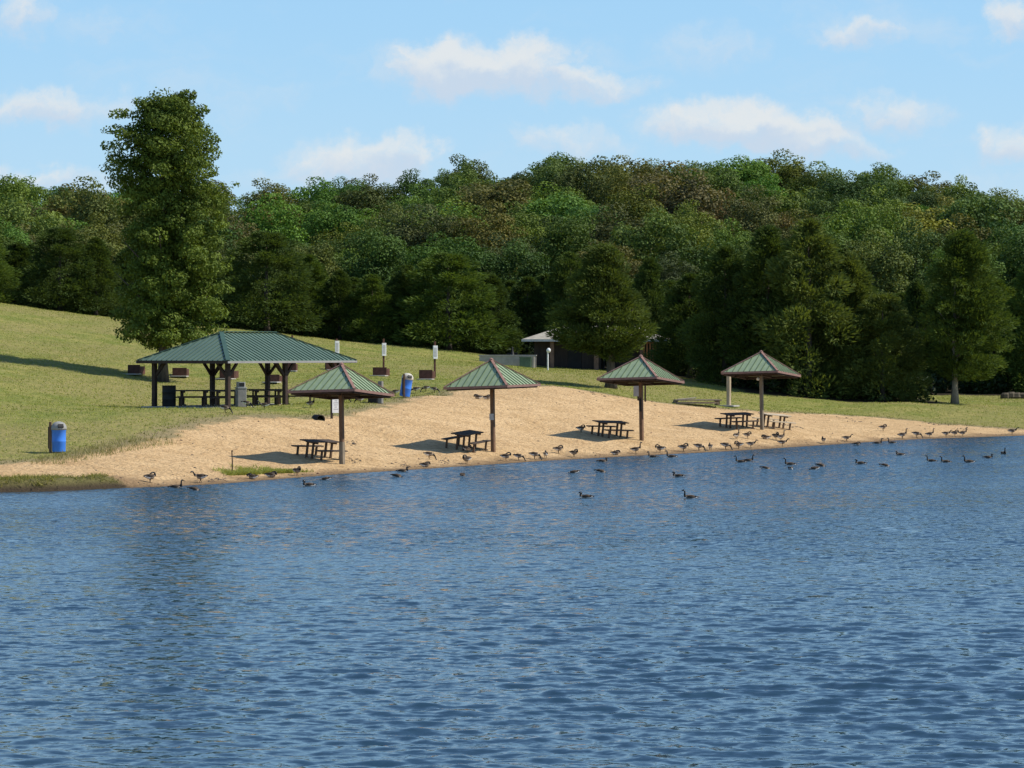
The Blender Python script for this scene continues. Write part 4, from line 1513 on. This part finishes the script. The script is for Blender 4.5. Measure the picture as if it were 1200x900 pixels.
# bench and table in the trees on the far right, and stacked stones
p = gpt(1080, 461.5)
o = copy_tree(tb)
o.location = p
o.rotation_euler = (0, 0, R(8))
o['label'] = 'dark picnic table in the shade under the trees on the right'
if 'group' in o:
    del o['group']
for px, py, hh, ww, lab in ((1190, 459, 0.55, 2.2, 'upper grey-brown stone ledge among the trees at far right'), (1192, 467, 0.5, 1.9, 'lower grey-brown stone ledge at the lawn edge at far right')):
    p = gpt(px, py)
    b = MB()
    rr = random.Random(px)
    for k in range(5):
        n = 9
        cx_ = -ww / 2 + ww * (k + 0.5) / 5
        pr = [(0.34 * rr.uniform(0.8, 1.2), 0), (0.38 * rr.uniform(0.9, 1.2), hh * 0.3), (0.33, hh * rr.uniform(0.6, 0.8)), (0.2, hh * rr.uniform(0.85, 1.1))]
        b.lathe(pr, M['stone'], c=(cx_, rr.uniform(-0.2, 0.2), -0.05), n=n)
    o = b.build('stone_ledge', None)
    o.location = p
    tag(o, lab, 'stone ledge', 'stone ledges at the far right')


# ------------------------------------------------------------------ geese
def make_goose(pose):
    """one continuous body lofted along its spine, with feather colours by region; x is forward"""
    mb = MB()
    stand = pose in ('alert', 'graze', 'preen', 'walk', 'rest')
    h0 = {'alert': 0.34, 'graze': 0.36, 'preen': 0.34, 'walk': 0.35, 'rest': 0.14}.get(pose, 0.06)
    body = [(-0.44, 0.05, (0.035, 0.012)), (-0.38, 0.045, (0.075, 0.03)), (-0.30, 0.03, (0.105, 0.07)), (-0.20, 0.01, (0.135, 0.11)), (-0.06, 0.0, (0.16, 0.145)),
            (0.08, 0.01, (0.162, 0.152)), (0.19, 0.03, (0.14, 0.135))]
    necks = {
        'alert': [(0.27, 0.08, 0.095), (0.315, 0.17, 0.06), (0.325, 0.27, 0.042), (0.325, 0.37, 0.036), (0.33, 0.44, 0.04), (0.36, 0.475, 0.048), (0.41, 0.475, 0.042), (0.455, 0.46, 0.024), (0.50, 0.45, 0.012)],
        'walk': [(0.28, 0.06, 0.095), (0.345, 0.13, 0.06), (0.39, 0.20, 0.042), (0.43, 0.26, 0.037), (0.465, 0.295, 0.042), (0.505, 0.30, 0.047), (0.55, 0.285, 0.04), (0.59, 0.265, 0.022), (0.63, 0.25, 0.012)],
        'graze': [(0.27, 0.0, 0.1), (0.35, -0.06, 0.062), (0.41, -0.14, 0.043), (0.45, -0.22, 0.037), (0.475, -0.285, 0.042), (0.495, -0.32, 0.046), (0.51, -0.35, 0.038), (0.52, -0.375, 0.022), (0.53, -0.395, 0.012)],
        'preen': [(0.27, 0.08, 0.1), (0.30, 0.16, 0.065), (0.28, 0.235, 0.046), (0.21, 0.265, 0.04), (0.14, 0.25, 0.043), (0.09, 0.225, 0.047), (0.045, 0.20, 0.038), (0.005, 0.185, 0.022), (-0.03, 0.175, 0.012)],
        'rest': [(0.26, 0.07, 0.1), (0.28, 0.14, 0.065), (0.25, 0.195, 0.046), (0.18, 0.205, 0.042), (0.11, 0.195, 0.045), (0.06, 0.185, 0.047), (0.02, 0.175, 0.038), (-0.02, 0.165, 0.022), (-0.05, 0.16, 0.012)],
        'swim': [(0.26, 0.08, 0.095), (0.305, 0.16, 0.06), (0.31, 0.25, 0.043), (0.31, 0.33, 0.037), (0.32, 0.39, 0.042), (0.355, 0.42, 0.048), (0.40, 0.415, 0.042), (0.445, 0.40, 0.024), (0.49, 0.39, 0.012)],
        'float': [(0.26, 0.08, 0.1), (0.29, 0.14, 0.065), (0.28, 0.20, 0.048), (0.24, 0.235, 0.043), (0.25, 0.27, 0.045), (0.285, 0.285, 0.048), (0.33, 0.275, 0.041), (0.37, 0.26, 0.024), (0.41, 0.25, 0.012)],
        'dabble': [(0.27, 0.0, 0.1), (0.34, -0.05, 0.062), (0.38, -0.11, 0.045), (0.40, -0.17, 0.04), (0.41, -0.22, 0.042), (0.415, -0.25, 0.044), (0.42, -0.28, 0.036), (0.425, -0.30, 0.02), (0.43, -0.32, 0.012)],
    }
    nk = necks[pose]
    tilt = {'alert': R(6), 'graze': R(-4), 'swim': R(2), 'dabble': R(-9)}.get(pose, 0)
    ct, st = math.cos(tilt), math.sin(tilt)
    path = []
    for x, z, r in body:
        path.append(((x * ct - z * st, 0, h0 + x * st + z * ct), r))
    sh_ = 0.19 * st
    swing = {'preen': 0.06, 'rest': 0.07}.get(pose, 0.0)
    for i, (x, z, r) in enumerate(nk):
        path.append(((x, swing * i / 8, h0 + z + sh_), (r, r)))
    n = 14
    rings = []
    P = [Vector(p) for p, _ in path]
    for i, (p, r) in enumerate(path):
        tng = (P[min(i + 1, len(P) - 1)] - P[max(i - 1, 0)]).normalized()
        side = Vector((0, 1, 0))
        up = tng.cross(side).normalized() * -1
        if i < len(body):
            up = Vector((-st, 0, ct))
        rings.append([P[i] + side * math.cos(2 * math.pi * k / n) * r[0] + up * math.sin(2 * math.pi * k / n) * r[1] for k in range(n)])
    vs = [q for rg_ in rings for q in rg_]
    nb = len(body)
    groups = {}
    for i in range(len(rings) - 1):
        for k in range(n):
            f = (i * n + k, i * n + (k + 1) % n, (i + 1) * n + (k + 1) % n, (i + 1) * n + k)
            ang = math.sin(2 * math.pi * (k + 0.5) / n)
            if i == 0:
                m = M['goose_black']
            elif i == 1 or (i <= 3 and ang < -0.2):
                m = M['goose_white']
            elif i < nb - 1:
                m = M['goose_back'] if ang > 0.15 else M['goose_breast']
            elif i == nb - 1:
                m = M['goose_breast'] if ang < 0.5 else M['goose_back']
            elif i in (nb + 4, nb + 5) and -0.55 < ang < 0.2 and i == nb + 4:
                m = M['goose_white']
            else:
                m = M['goose_black']
            groups.setdefault(m.name, []).append((f, m))
    off = None
    first = True
    allf, allm = [], []
    for g in groups.values():
        for f, m in g:
            allf.append(f); allm.append(m)
    o0 = len(mb.v)
    mb.v += [tuple(q) for q in vs]
    for f, m in zip(allf, allm):
        mb.f.append(tuple(i + o0 for i in f)); mb.mi.append(mb.mat(m))
    mb.f.append(tuple(o0 + (len(rings) - 1) * n + k for k in range(n))); mb.mi.append(mb.mat(M['goose_black']))
    mb.f.append(tuple(o0 + k for k in reversed(range(n)))); mb.mi.append(mb.mat(M['goose_black']))
    # folded wings: shallow shells over the flanks with dark primaries
    for sg in (-1, 1):
        pts = [(0.17, sg * 0.115, 0.06), (0.06, sg * 0.14, 0.075), (-0.08, sg * 0.135, 0.08), (-0.22, sg * 0.10, 0.075), (-0.36, sg * 0.045, 0.075), (-0.47, sg * 0.01, 0.07)]
        pts = [(x * ct - z * st, y, h0 + x * st + z * ct) for x, y, z in pts]
        mb.tube(pts[:4], [(0.03, 0.02), (0.085, 0.045), (0.09, 0.045), (0.065, 0.04)], M['goose_back'], 10)
        mb.tube(pts[3:], [(0.064, 0.039), (0.04, 0.028), (0.01, 0.008)], M['goose_dark'], 10)
    if stand and pose != 'rest':
        for sg in (-1, 1):
            fx = 0.06 * sg if pose == 'walk' else 0.0
            mb.tube([(0.0, sg * 0.065, h0 - 0.09), (0.0 - 0.015, sg * 0.06, h0 - 0.2), (fx, sg * 0.055, 0.015)], [0.035, 0.017, 0.012], M['goose_black'], 7)
            mb.add([(fx - 0.02, sg * 0.055, 0.012), (fx + 0.1, sg * 0.055 - 0.045, 0.006), (fx + 0.115, sg * 0.055, 0.008), (fx + 0.1, sg * 0.055 + 0.045, 0.006), (fx - 0.02, sg * 0.055, 0.03)],
                   [(0, 1, 2), (0, 2, 3), (4, 2, 1), (4, 3, 2)], M['goose_black'])
    if pose == 'flap':
        pass
    me = mb.build('goose', None, True)
    return me


GPOSE = {k: make_goose(k) for k in ('alert', 'walk', 'graze', 'preen', 'rest', 'swim', 'float', 'dabble')}
gused = set()


def goose(px, py, pose, face, lab, onwater=False, sc=1.0, rng=random.Random(3)):
    p = wpt(px, py) if onwater else gpt(px, py)
    if onwater and shore_s(np.array([p.x]), np.array([p.y]))[0] > 0:
        p = drop(p.x, p.y)
    if not onwater:
        k_ = 0
        while shore_s(np.array([p.x]), np.array([p.y]))[0] < 0.55 and k_ < 30:
            p = drop(p.x, p.y + 0.25); k_ += 1
    base = GPOSE[pose]
    if pose in gused:
        o = base.copy(); COL.objects.link(o)
    else:
        o = base; gused.add(pose)
    o.location = p - Vector((0, 0, 0.02 if onwater else 0.0))
    ang = {'R': 0, 'L': 180, 'A': 90, 'T': -90, 'RA': 40, 'LA': 140, 'RT': -40, 'LT': -140}[face] + rng.uniform(-16, 16)
    o.rotation_euler = (0, 0, R(ang))
    k = 0.57 * sc * rng.uniform(0.95, 1.08)
    o.scale = (k, k, k)
    tag(o, lab, 'goose', 'geese on the water' if onwater else 'geese on land')
    return o


LAND = [
    (174, 569.5, 'preen', 'RA', 'dark goose preening at the waterline, leftmost of all the geese'),
    (234, 566.5, 'walk', 'L', 'goose standing at the waterline left of the grass strip, facing left'),
    (290, 566.5, 'rest', 'L', 'dark goose resting at the left end of the shore grass strip, white rump showing'),
    (310.5, 567.5, 'rest', 'R', 'dark goose resting below the middle of the shore grass strip'),
    (342, 564.5, 'preen', 'RT', 'dark goose preening at the right end of the shore grass strip'),
    (503, 538.5, 'graze', 'R', 'goose grazing in the shelter shadow left of the second beach table'),
    (498.5, 548, 'rest', 'R', 'goose crouched on the wet sand below the grazing one'),
    (548, 531, 'preen', 'RT', 'goose preening at the foot of the second beach table'),
    (546.5, 545, 'preen', 'LT', 'goose preening at the waterline below the second beach table'),
    (593, 543.5, 'preen', 'R', 'goose right of the second shelter post, first of four in a row at the waterline'),
    (608, 544, 'graze', 'R', 'goose grazing, second of four in a row right of the second shelter post'),
    (627, 543, 'graze', 'R', 'goose grazing, third of four in a row right of the second shelter post'),
    (640, 541.5, 'preen', 'A', 'goose at the right end of the row of four at the waterline'),
    (654.5, 531.5, 'preen', 'R', 'goose preening on dry sand left of the third beach table'),
    (571, 468, 'rest', 'R', 'goose lying on the sand mound beside the second shelter post'),
    (560, 467.5, 'rest', 'L', 'small dark goose lying on the sand mound left of the second post'),
    (463, 464, 'graze', 'L', 'goose grazing just left of the tilted blue bin'),
    (487, 461, 'graze', 'L', 'goose half hidden just right of the tilted blue bin'),
    (499, 459, 'graze', 'L', 'pale goose grazing, left one of a pair on the lawn right of the tilted bin'),
    (509, 460.5, 'graze', 'R', 'pale goose grazing, right one of a pair on the lawn right of the tilted bin'),
    (681, 507, 'preen', 'R', 'goose preening at the left end of the third beach table'),
    (673, 537, 'preen', 'RT', 'goose preening at the waterline below the third beach table'),
    (724, 538, 'rest', 'R', 'goose resting at the waterline left of the third shelter post'),
    (746, 533.5, 'alert', 'R', 'goose standing tall with neck up below the third shelter post'),
    (774, 532, 'preen', 'L', 'round-looking preening goose right of the third shelter post'),
    (802, 530.5, 'preen', 'R', 'goose at the left end of the flock below the fourth shelter'),
    (820, 529.5, 'graze', 'R', 'pale goose grazing at the waterline left of the flock below the fourth shelter'),
    (832.5, 528, 'preen', 'A', 'goose seen from behind at the waterline left of the dark table'),
    (851, 527.5, 'graze', 'R', 'brown-backed goose grazing at the waterline below the dark table'),
    (866, 526.5, 'preen', 'L', 'goose preening at the waterline straight below the dark table'),
    (881, 526, 'walk', 'R', 'big goose stretching its neck right at the waterline left of the fourth post'),
    (863, 515, 'alert', 'RA', 'goose standing neck up right in front of the dark table'),
    (876, 514, 'preen', 'R', 'goose preening between the dark table and the fourth shelter post'),
    (897, 515, 'rest', 'L', 'pale goose lying on the sand below the fourth shelter post'),
    (909, 515.5, 'preen', 'RT', 'dark goose preening in front of the pale table'),
    (917, 523, 'walk', 'R', 'goose at the right end of the flock below the pale table'),
    (915, 517, 'alert', 'RA', 'goose with raised neck just behind the right end of the flock'),
    (969, 522.5, 'preen', 'A', 'dark round goose alone at the waterline right of the flock'),
    (995, 519.5, 'walk', 'R', 'goose walking right on the shore below the dark cedar clump'),
    (1035, 505, 'preen', 'R', 'goose preening high on the dry sand at the right'),
    (1063, 517, 'alert', 'R', 'pale-breasted goose with neck up, first of the shore row below the lone cedar'),
    (1080, 516, 'graze', 'R', 'dark goose bent forward, second of the shore row below the lone cedar'),
    (1094.5, 515, 'alert', 'R', 'dark goose with neck up in the middle of the shore row below the lone cedar'),
    (1113, 514, 'walk', 'R', 'goose walking right below the trunk of the lone cedar'),
    (1122.5, 513, 'preen', 'R', 'dark goose preening just right of the lone cedar trunk'),
    (1131, 512.5, 'alert', 'R', 'goose at the right end of the shore row below the lone cedar'),
    (1190, 511, 'walk', 'R', 'dark goose alone on the shore at the far right edge'),
    (264, 484, 'graze', 'R', 'dark goose grazing left of the near pavilion corner'),
    (289, 477.5, 'graze', 'R', 'goose grazing at the slab edge just right of the grey bin'),
    (310, 480, 'walk', 'L', 'goose walking in front of the middle of the pavilion'),
    (364, 478, 'alert', 'RT', 'goose with neck up before the right half of the pavilion'),
    (404, 472, 'graze', 'R', 'pale goose seen under the roof of the first shelter, left of two'),
    (422, 473, 'graze', 'L', 'pale goose seen under the roof of the first shelter, right of two'),
]
for a in LAND:
    goose(*a)
WATER = [
    (206, 572, 'swim', 'R', 'goose swimming close in at far left, white cheek showing'),
    (228, 574.5, 'dabble', 'R', 'dabbling goose with white rump at far left'),
    (362, 569.5, 'float', 'L', 'goose swimming left with wings raised near the reflection of the first post'),
    (381, 562.5, 'dabble', 'L', 'dabbling goose at the reflection of the first shelter post'),
    (472, 553, 'float', 'R', 'dark goose floating at the waterline right of the first shelter'),
    (465.5, 559, 'dabble', 'R', 'low dabbling goose farther out right of the first shelter'),
    (542, 557.5, 'dabble', 'T', 'tiny white-rumped goose upended below the second shelter'),
    (706, 541.5, 'float', 'R', 'dark goose floating in the shallows below the third beach table'),
    (672, 554.5, 'dabble', 'L', 'dabbling goose at the left of the shoal below the third table'),
    (704, 553.5, 'dabble', 'R', 'dabbling goose at the right of the shoal below the third table'),
    (765, 536, 'swim', 'L', 'goose with raised neck in the shallows right of the third post'),
    (787, 536, 'swim', 'L', 'second goose with raised neck in the shallows, nearer the flock'),
    (795, 559, 'float', 'L', 'dark goose floating with tucked neck above the nearest swimmer'),
    (809, 584, 'swim', 'L', 'dark goose with upright neck, nearest swimmer in open water'),
    (686.5, 583.5, 'float', 'L', 'pale-backed goose floating low in open water left of the nearest swimmer'),
    (868, 542, 'swim', 'L', 'goose swimming left below the flock, front one of two'),
    (877, 540.5, 'swim', 'R', 'goose swimming below the flock, rear one of two'),
    (897, 549.5, 'dabble', 'R', 'small dabbling goose below the fourth shelter post'),
    (926, 545, 'swim', 'L', 'dark goose swimming left below the pale table, above a white-rumped one'),
    (926.5, 550, 'dabble', 'A', 'white-rumped goose upended just below the dark swimmer'),
    (954, 550, 'dabble', 'L', 'dark goose with white flank dabbling right of the white-rumped one'),
    (962, 522.5 + 24, 'dabble', 'R', 'small dabbling goose right of the dark dabbler'),
    (1004, 522, 'rest', 'R', 'goose sitting in the shallows below the dark cedar clump'),
    (1028.5, 520, 'swim', 'R', 'goose in the shallows left of the shore row under the lone cedar'),
    (1045.5, 519.5, 'swim', 'L', 'goose in the shallows at the left end of the shore row'),
    (1055, 533.5, 'float', 'L', 'goose with white cheek floating left in open water at right'),
    (1008.5, 544, 'float', 'L', 'dark goose floating in open water below the dark cedar clump'),
    (1037, 546.5, 'dabble', 'R', 'white-rumped goose dabbling farthest out at the right'),
    (1091.5, 541, 'swim', 'L', 'goose swimming left, first of three in line at the right'),
    (1108.5, 542, 'swim', 'L', 'goose swimming left, middle of three in line at the right'),
    (1135.5, 542, 'swim', 'L', 'goose swimming left, last of three in line at the right'),
    (1158, 537, 'float', 'R', 'pale goose floating with tucked head left of the far right swimmer'),
    (1176, 532, 'swim', 'T', 'goose with upright neck, rightmost of the swimmers'),
]
for a in WATER:
    goose(*a, onwater=True)
for k, o in GPOSE.items():
    if k not in gused:
        bpy.data.objects.remove(o)
for pr in OAKS + CEDARS:
    if pr.name not in used_proto:
        for ch in list(pr.children):
            bpy.data.objects.remove(ch)
        bpy.data.objects.remove(pr)

# ------------------------------------------------------------------ sky and sun
SUN_EL, SUN_AZ = R(47.5), R(92)        # azimuth measured from +Y (view direction) towards +X
sd = bpy.data.lights.new('sun', 'SUN')
sd.energy = 5.0
sd.angle = R(0.53)
sd.color = (1.0, 0.93, 0.82)
so = bpy.data.objects.new('sun', sd)
COL.objects.link(so)
dirv = Vector((math.sin(SUN_AZ) * math.cos(SUN_EL), math.cos(SUN_AZ) * math.cos(SUN_EL), math.sin(SUN_EL)))
so.rotation_euler = dirv.to_track_quat('Z', 'Y').to_euler()
so.location = (60, 60, 80)

world = bpy.data.worlds.new('World')
scene.world = world
world.use_nodes = True
nt = world.node_tree
nt.nodes.clear()
sky = nd(nt, 'ShaderNodeTexSky')
sky.sky_type = 'NISHITA'
sky.sun_disc = False
sky.sun_elevation = SUN_EL
sky.sun_rotation = SUN_AZ
sky.altitude = 200
sky.air_density = 1.0
sky.dust_density = 0.3
sky.ozone_density = 1.6
gen = nd(nt, 'ShaderNodeTexCoord').outputs['Generated']
sep = nd(nt, 'ShaderNodeSeparateXYZ', {0: gen})
yy = mth(nt, 'MAXIMUM', sep.outputs[1], 0.02)
U = mth(nt, 'MULTIPLY', mth(nt, 'DIVIDE', sep.outputs[0], yy), F / 100)
Vv = mth(nt, 'MULTIPLY', mth(nt, 'DIVIDE', sep.outputs[2], yy), F / 100)
uv = nd(nt, 'ShaderNodeCombineXYZ', {0: U, 1: Vv, 2: 0.0}).outputs[0]
nz = nd(nt, 'ShaderNodeTexNoise', {'Vector': uv, 'Scale': 1.7, 'Detail': 7, 'Roughness': 0.6})
wob = nd(nt, 'ShaderNodeVectorMath', {0: nz.outputs['Color'], 1: (0.5, 0.5, 0.5)}, operation='SUBTRACT').outputs[0]
wob = nd(nt, 'ShaderNodeVectorMath', {0: wob, 1: (1.3, 0.75, 0)}, operation='MULTIPLY').outputs[0]
uvw = nd(nt, 'ShaderNodeVectorMath', {0: uv, 1: wob}, operation='ADD').outputs[0]
CLOUDS = [(535, 82, 105, 40, 1.0), (600, 78, 90, 38, 0.95), (680, 100, 100, 24, 0.75), (20, 22, 60, 32, 0.6), (118, 28, 45, 22, 0.35), (60, 126, 105, 34, 0.75), (335, 115, 50, 24, 0.3), (430, 188, 115, 38, 0.8),
          (480, 175, 55, 26, 0.7), (660, 165, 90, 30, 0.55), (850, 145, 115, 34, 0.9), (935, 160, 95, 36, 0.9), (1050, 130, 70, 34, 0.65), (1010, 40, 75, 26, 0.7), (1195, 28, 45, 34, 0.75), (830, 60, 95, 34, 0.4),
          (1180, 170, 55, 32, 0.7), (50, 210, 110, 18, 0.6), (980, 178, 80, 18, 0.6), (-150, 90, 110, 40, 0.8), (1380, 110, 120, 40, 0.8), (300, 205, 60, 18, 0.35)]
mask = None
shade = None
for px, py, rx, ry, dn in CLOUDS:
    c = ((px - CX) / 100, (HY - py) / 100, 0)
    d = nd(nt, 'ShaderNodeVectorMath', {0: uvw, 1: c}, operation='SUBTRACT').outputs[0]
    d = nd(nt, 'ShaderNodeVectorMath', {0: d, 1: (87 / rx, 87 / ry, 0)}, operation='MULTIPLY').outputs[0]
    ln = nd(nt, 'ShaderNodeVectorMath', {0: d}, operation='LENGTH').outputs['Value']
    mk = ramp(nt, ln, 0.25, 1.15, dn, 0.0)
    dy = nd(nt, 'ShaderNodeSeparateXYZ', {0: d}).outputs[1]
    sv = mth(nt, 'MULTIPLY', mk, dy)
    mask = mk if mask is None else mth(nt, 'MAXIMUM', mask, mk)
    shade = sv if shade is None else mth(nt, 'ADD', shade, sv)
fine = noise(nt, uvw, 3.2, 8, 0.62)
mask = mth(nt, 'MULTIPLY_ADD', mth(nt, 'SUBTRACT', fine, 0.5), mth(nt, 'MULTIPLY', mask, 1.5), mask)
mask = mth(nt, 'MULTIPLY', ramp(nt, mask, 0.08, 0.95), ramp(nt, sep.outputs[1], 0.02, 0.3), clamp=True)
mask = mth(nt, 'MULTIPLY', mask, 0.8)
lit = ramp(nt, mth(nt, 'MULTIPLY_ADD', fine, 0.25, shade), -0.25, 0.45)
SKY_S = 0.12
thin = ramp(nt, noise(nt, nd(nt, 'ShaderNodeVectorMath', {0: uvw, 1: (0.3, 0.75, 0)}, operation='MULTIPLY').outputs[0], 1.1, 7, 0.6), 0.5, 0.74, 0.0, 0.3)
thin = mth(nt, 'MULTIPLY', thin, ramp(nt, sep.outputs[1], 0.02, 0.3))
mask = mth(nt, 'MAXIMUM', mask, thin)
cloudc = mixc(nt, lit, (5.1, 5.75, 6.7), (7.0, 6.95, 6.8))
skyc = mixc(nt, 1.0, sky.outputs[0], (0.84, 1.0, 1.17), 'MULTIPLY')
lowsky = ramp(nt, sep.outputs[2], 0.09, 0.45, 0.8, 0.0)
skyc = mixc(nt, lowsky, skyc, (3.2, 5.6, 7.9))
skyc = mixc(nt, ramp(nt, sep.outputs[2], 0.035, 0.125, 0.55, 0.0), skyc, (4.5, 6.2, 7.5))
fc = mixc(nt, mask, skyc, cloudc)
bg = nd(nt, 'ShaderNodeBackground', {'Color': fc, 'Strength': SKY_S})
wo = nt.nodes.new('ShaderNodeOutputWorld')
nt.links.new(bg.outputs[0], wo.inputs[0])

# ------------------------------------------------------------------ camera
cd = bpy.data.cameras.new('camera')
cd.sensor_width = 36
cd.lens = F / 1200 * 36
cd.shift_y = -40.0 / 1200
cd.clip_end = 5000
cd.clip_start = 0.1
co = bpy.data.objects.new('camera', cd)
COL.objects.link(co)
co.location = (0, 0, H)
co.rotation_euler = (R(90), 0, 0)
scene.camera = co

scene.view_settings.view_transform = 'Standard'
scene.view_settings.look = 'None'
scene.view_settings.exposure = 0
scene.view_settings.gamma = 1
scene.cycles.max_bounces = 6
scene.cycles.transparent_max_bounces = 4
scene.render.filter_size = 1.15
scene.cycles.sample_clamp_direct = 4.0
scene.cycles.sample_clamp_indirect = 4.0
scene.cycles.diffuse_bounces = 2
scene.cycles.glossy_bounces = 2
scene.cycles.transmission_bounces = 2
scene.render.resolution_x = 1024
scene.render.resolution_y = 768
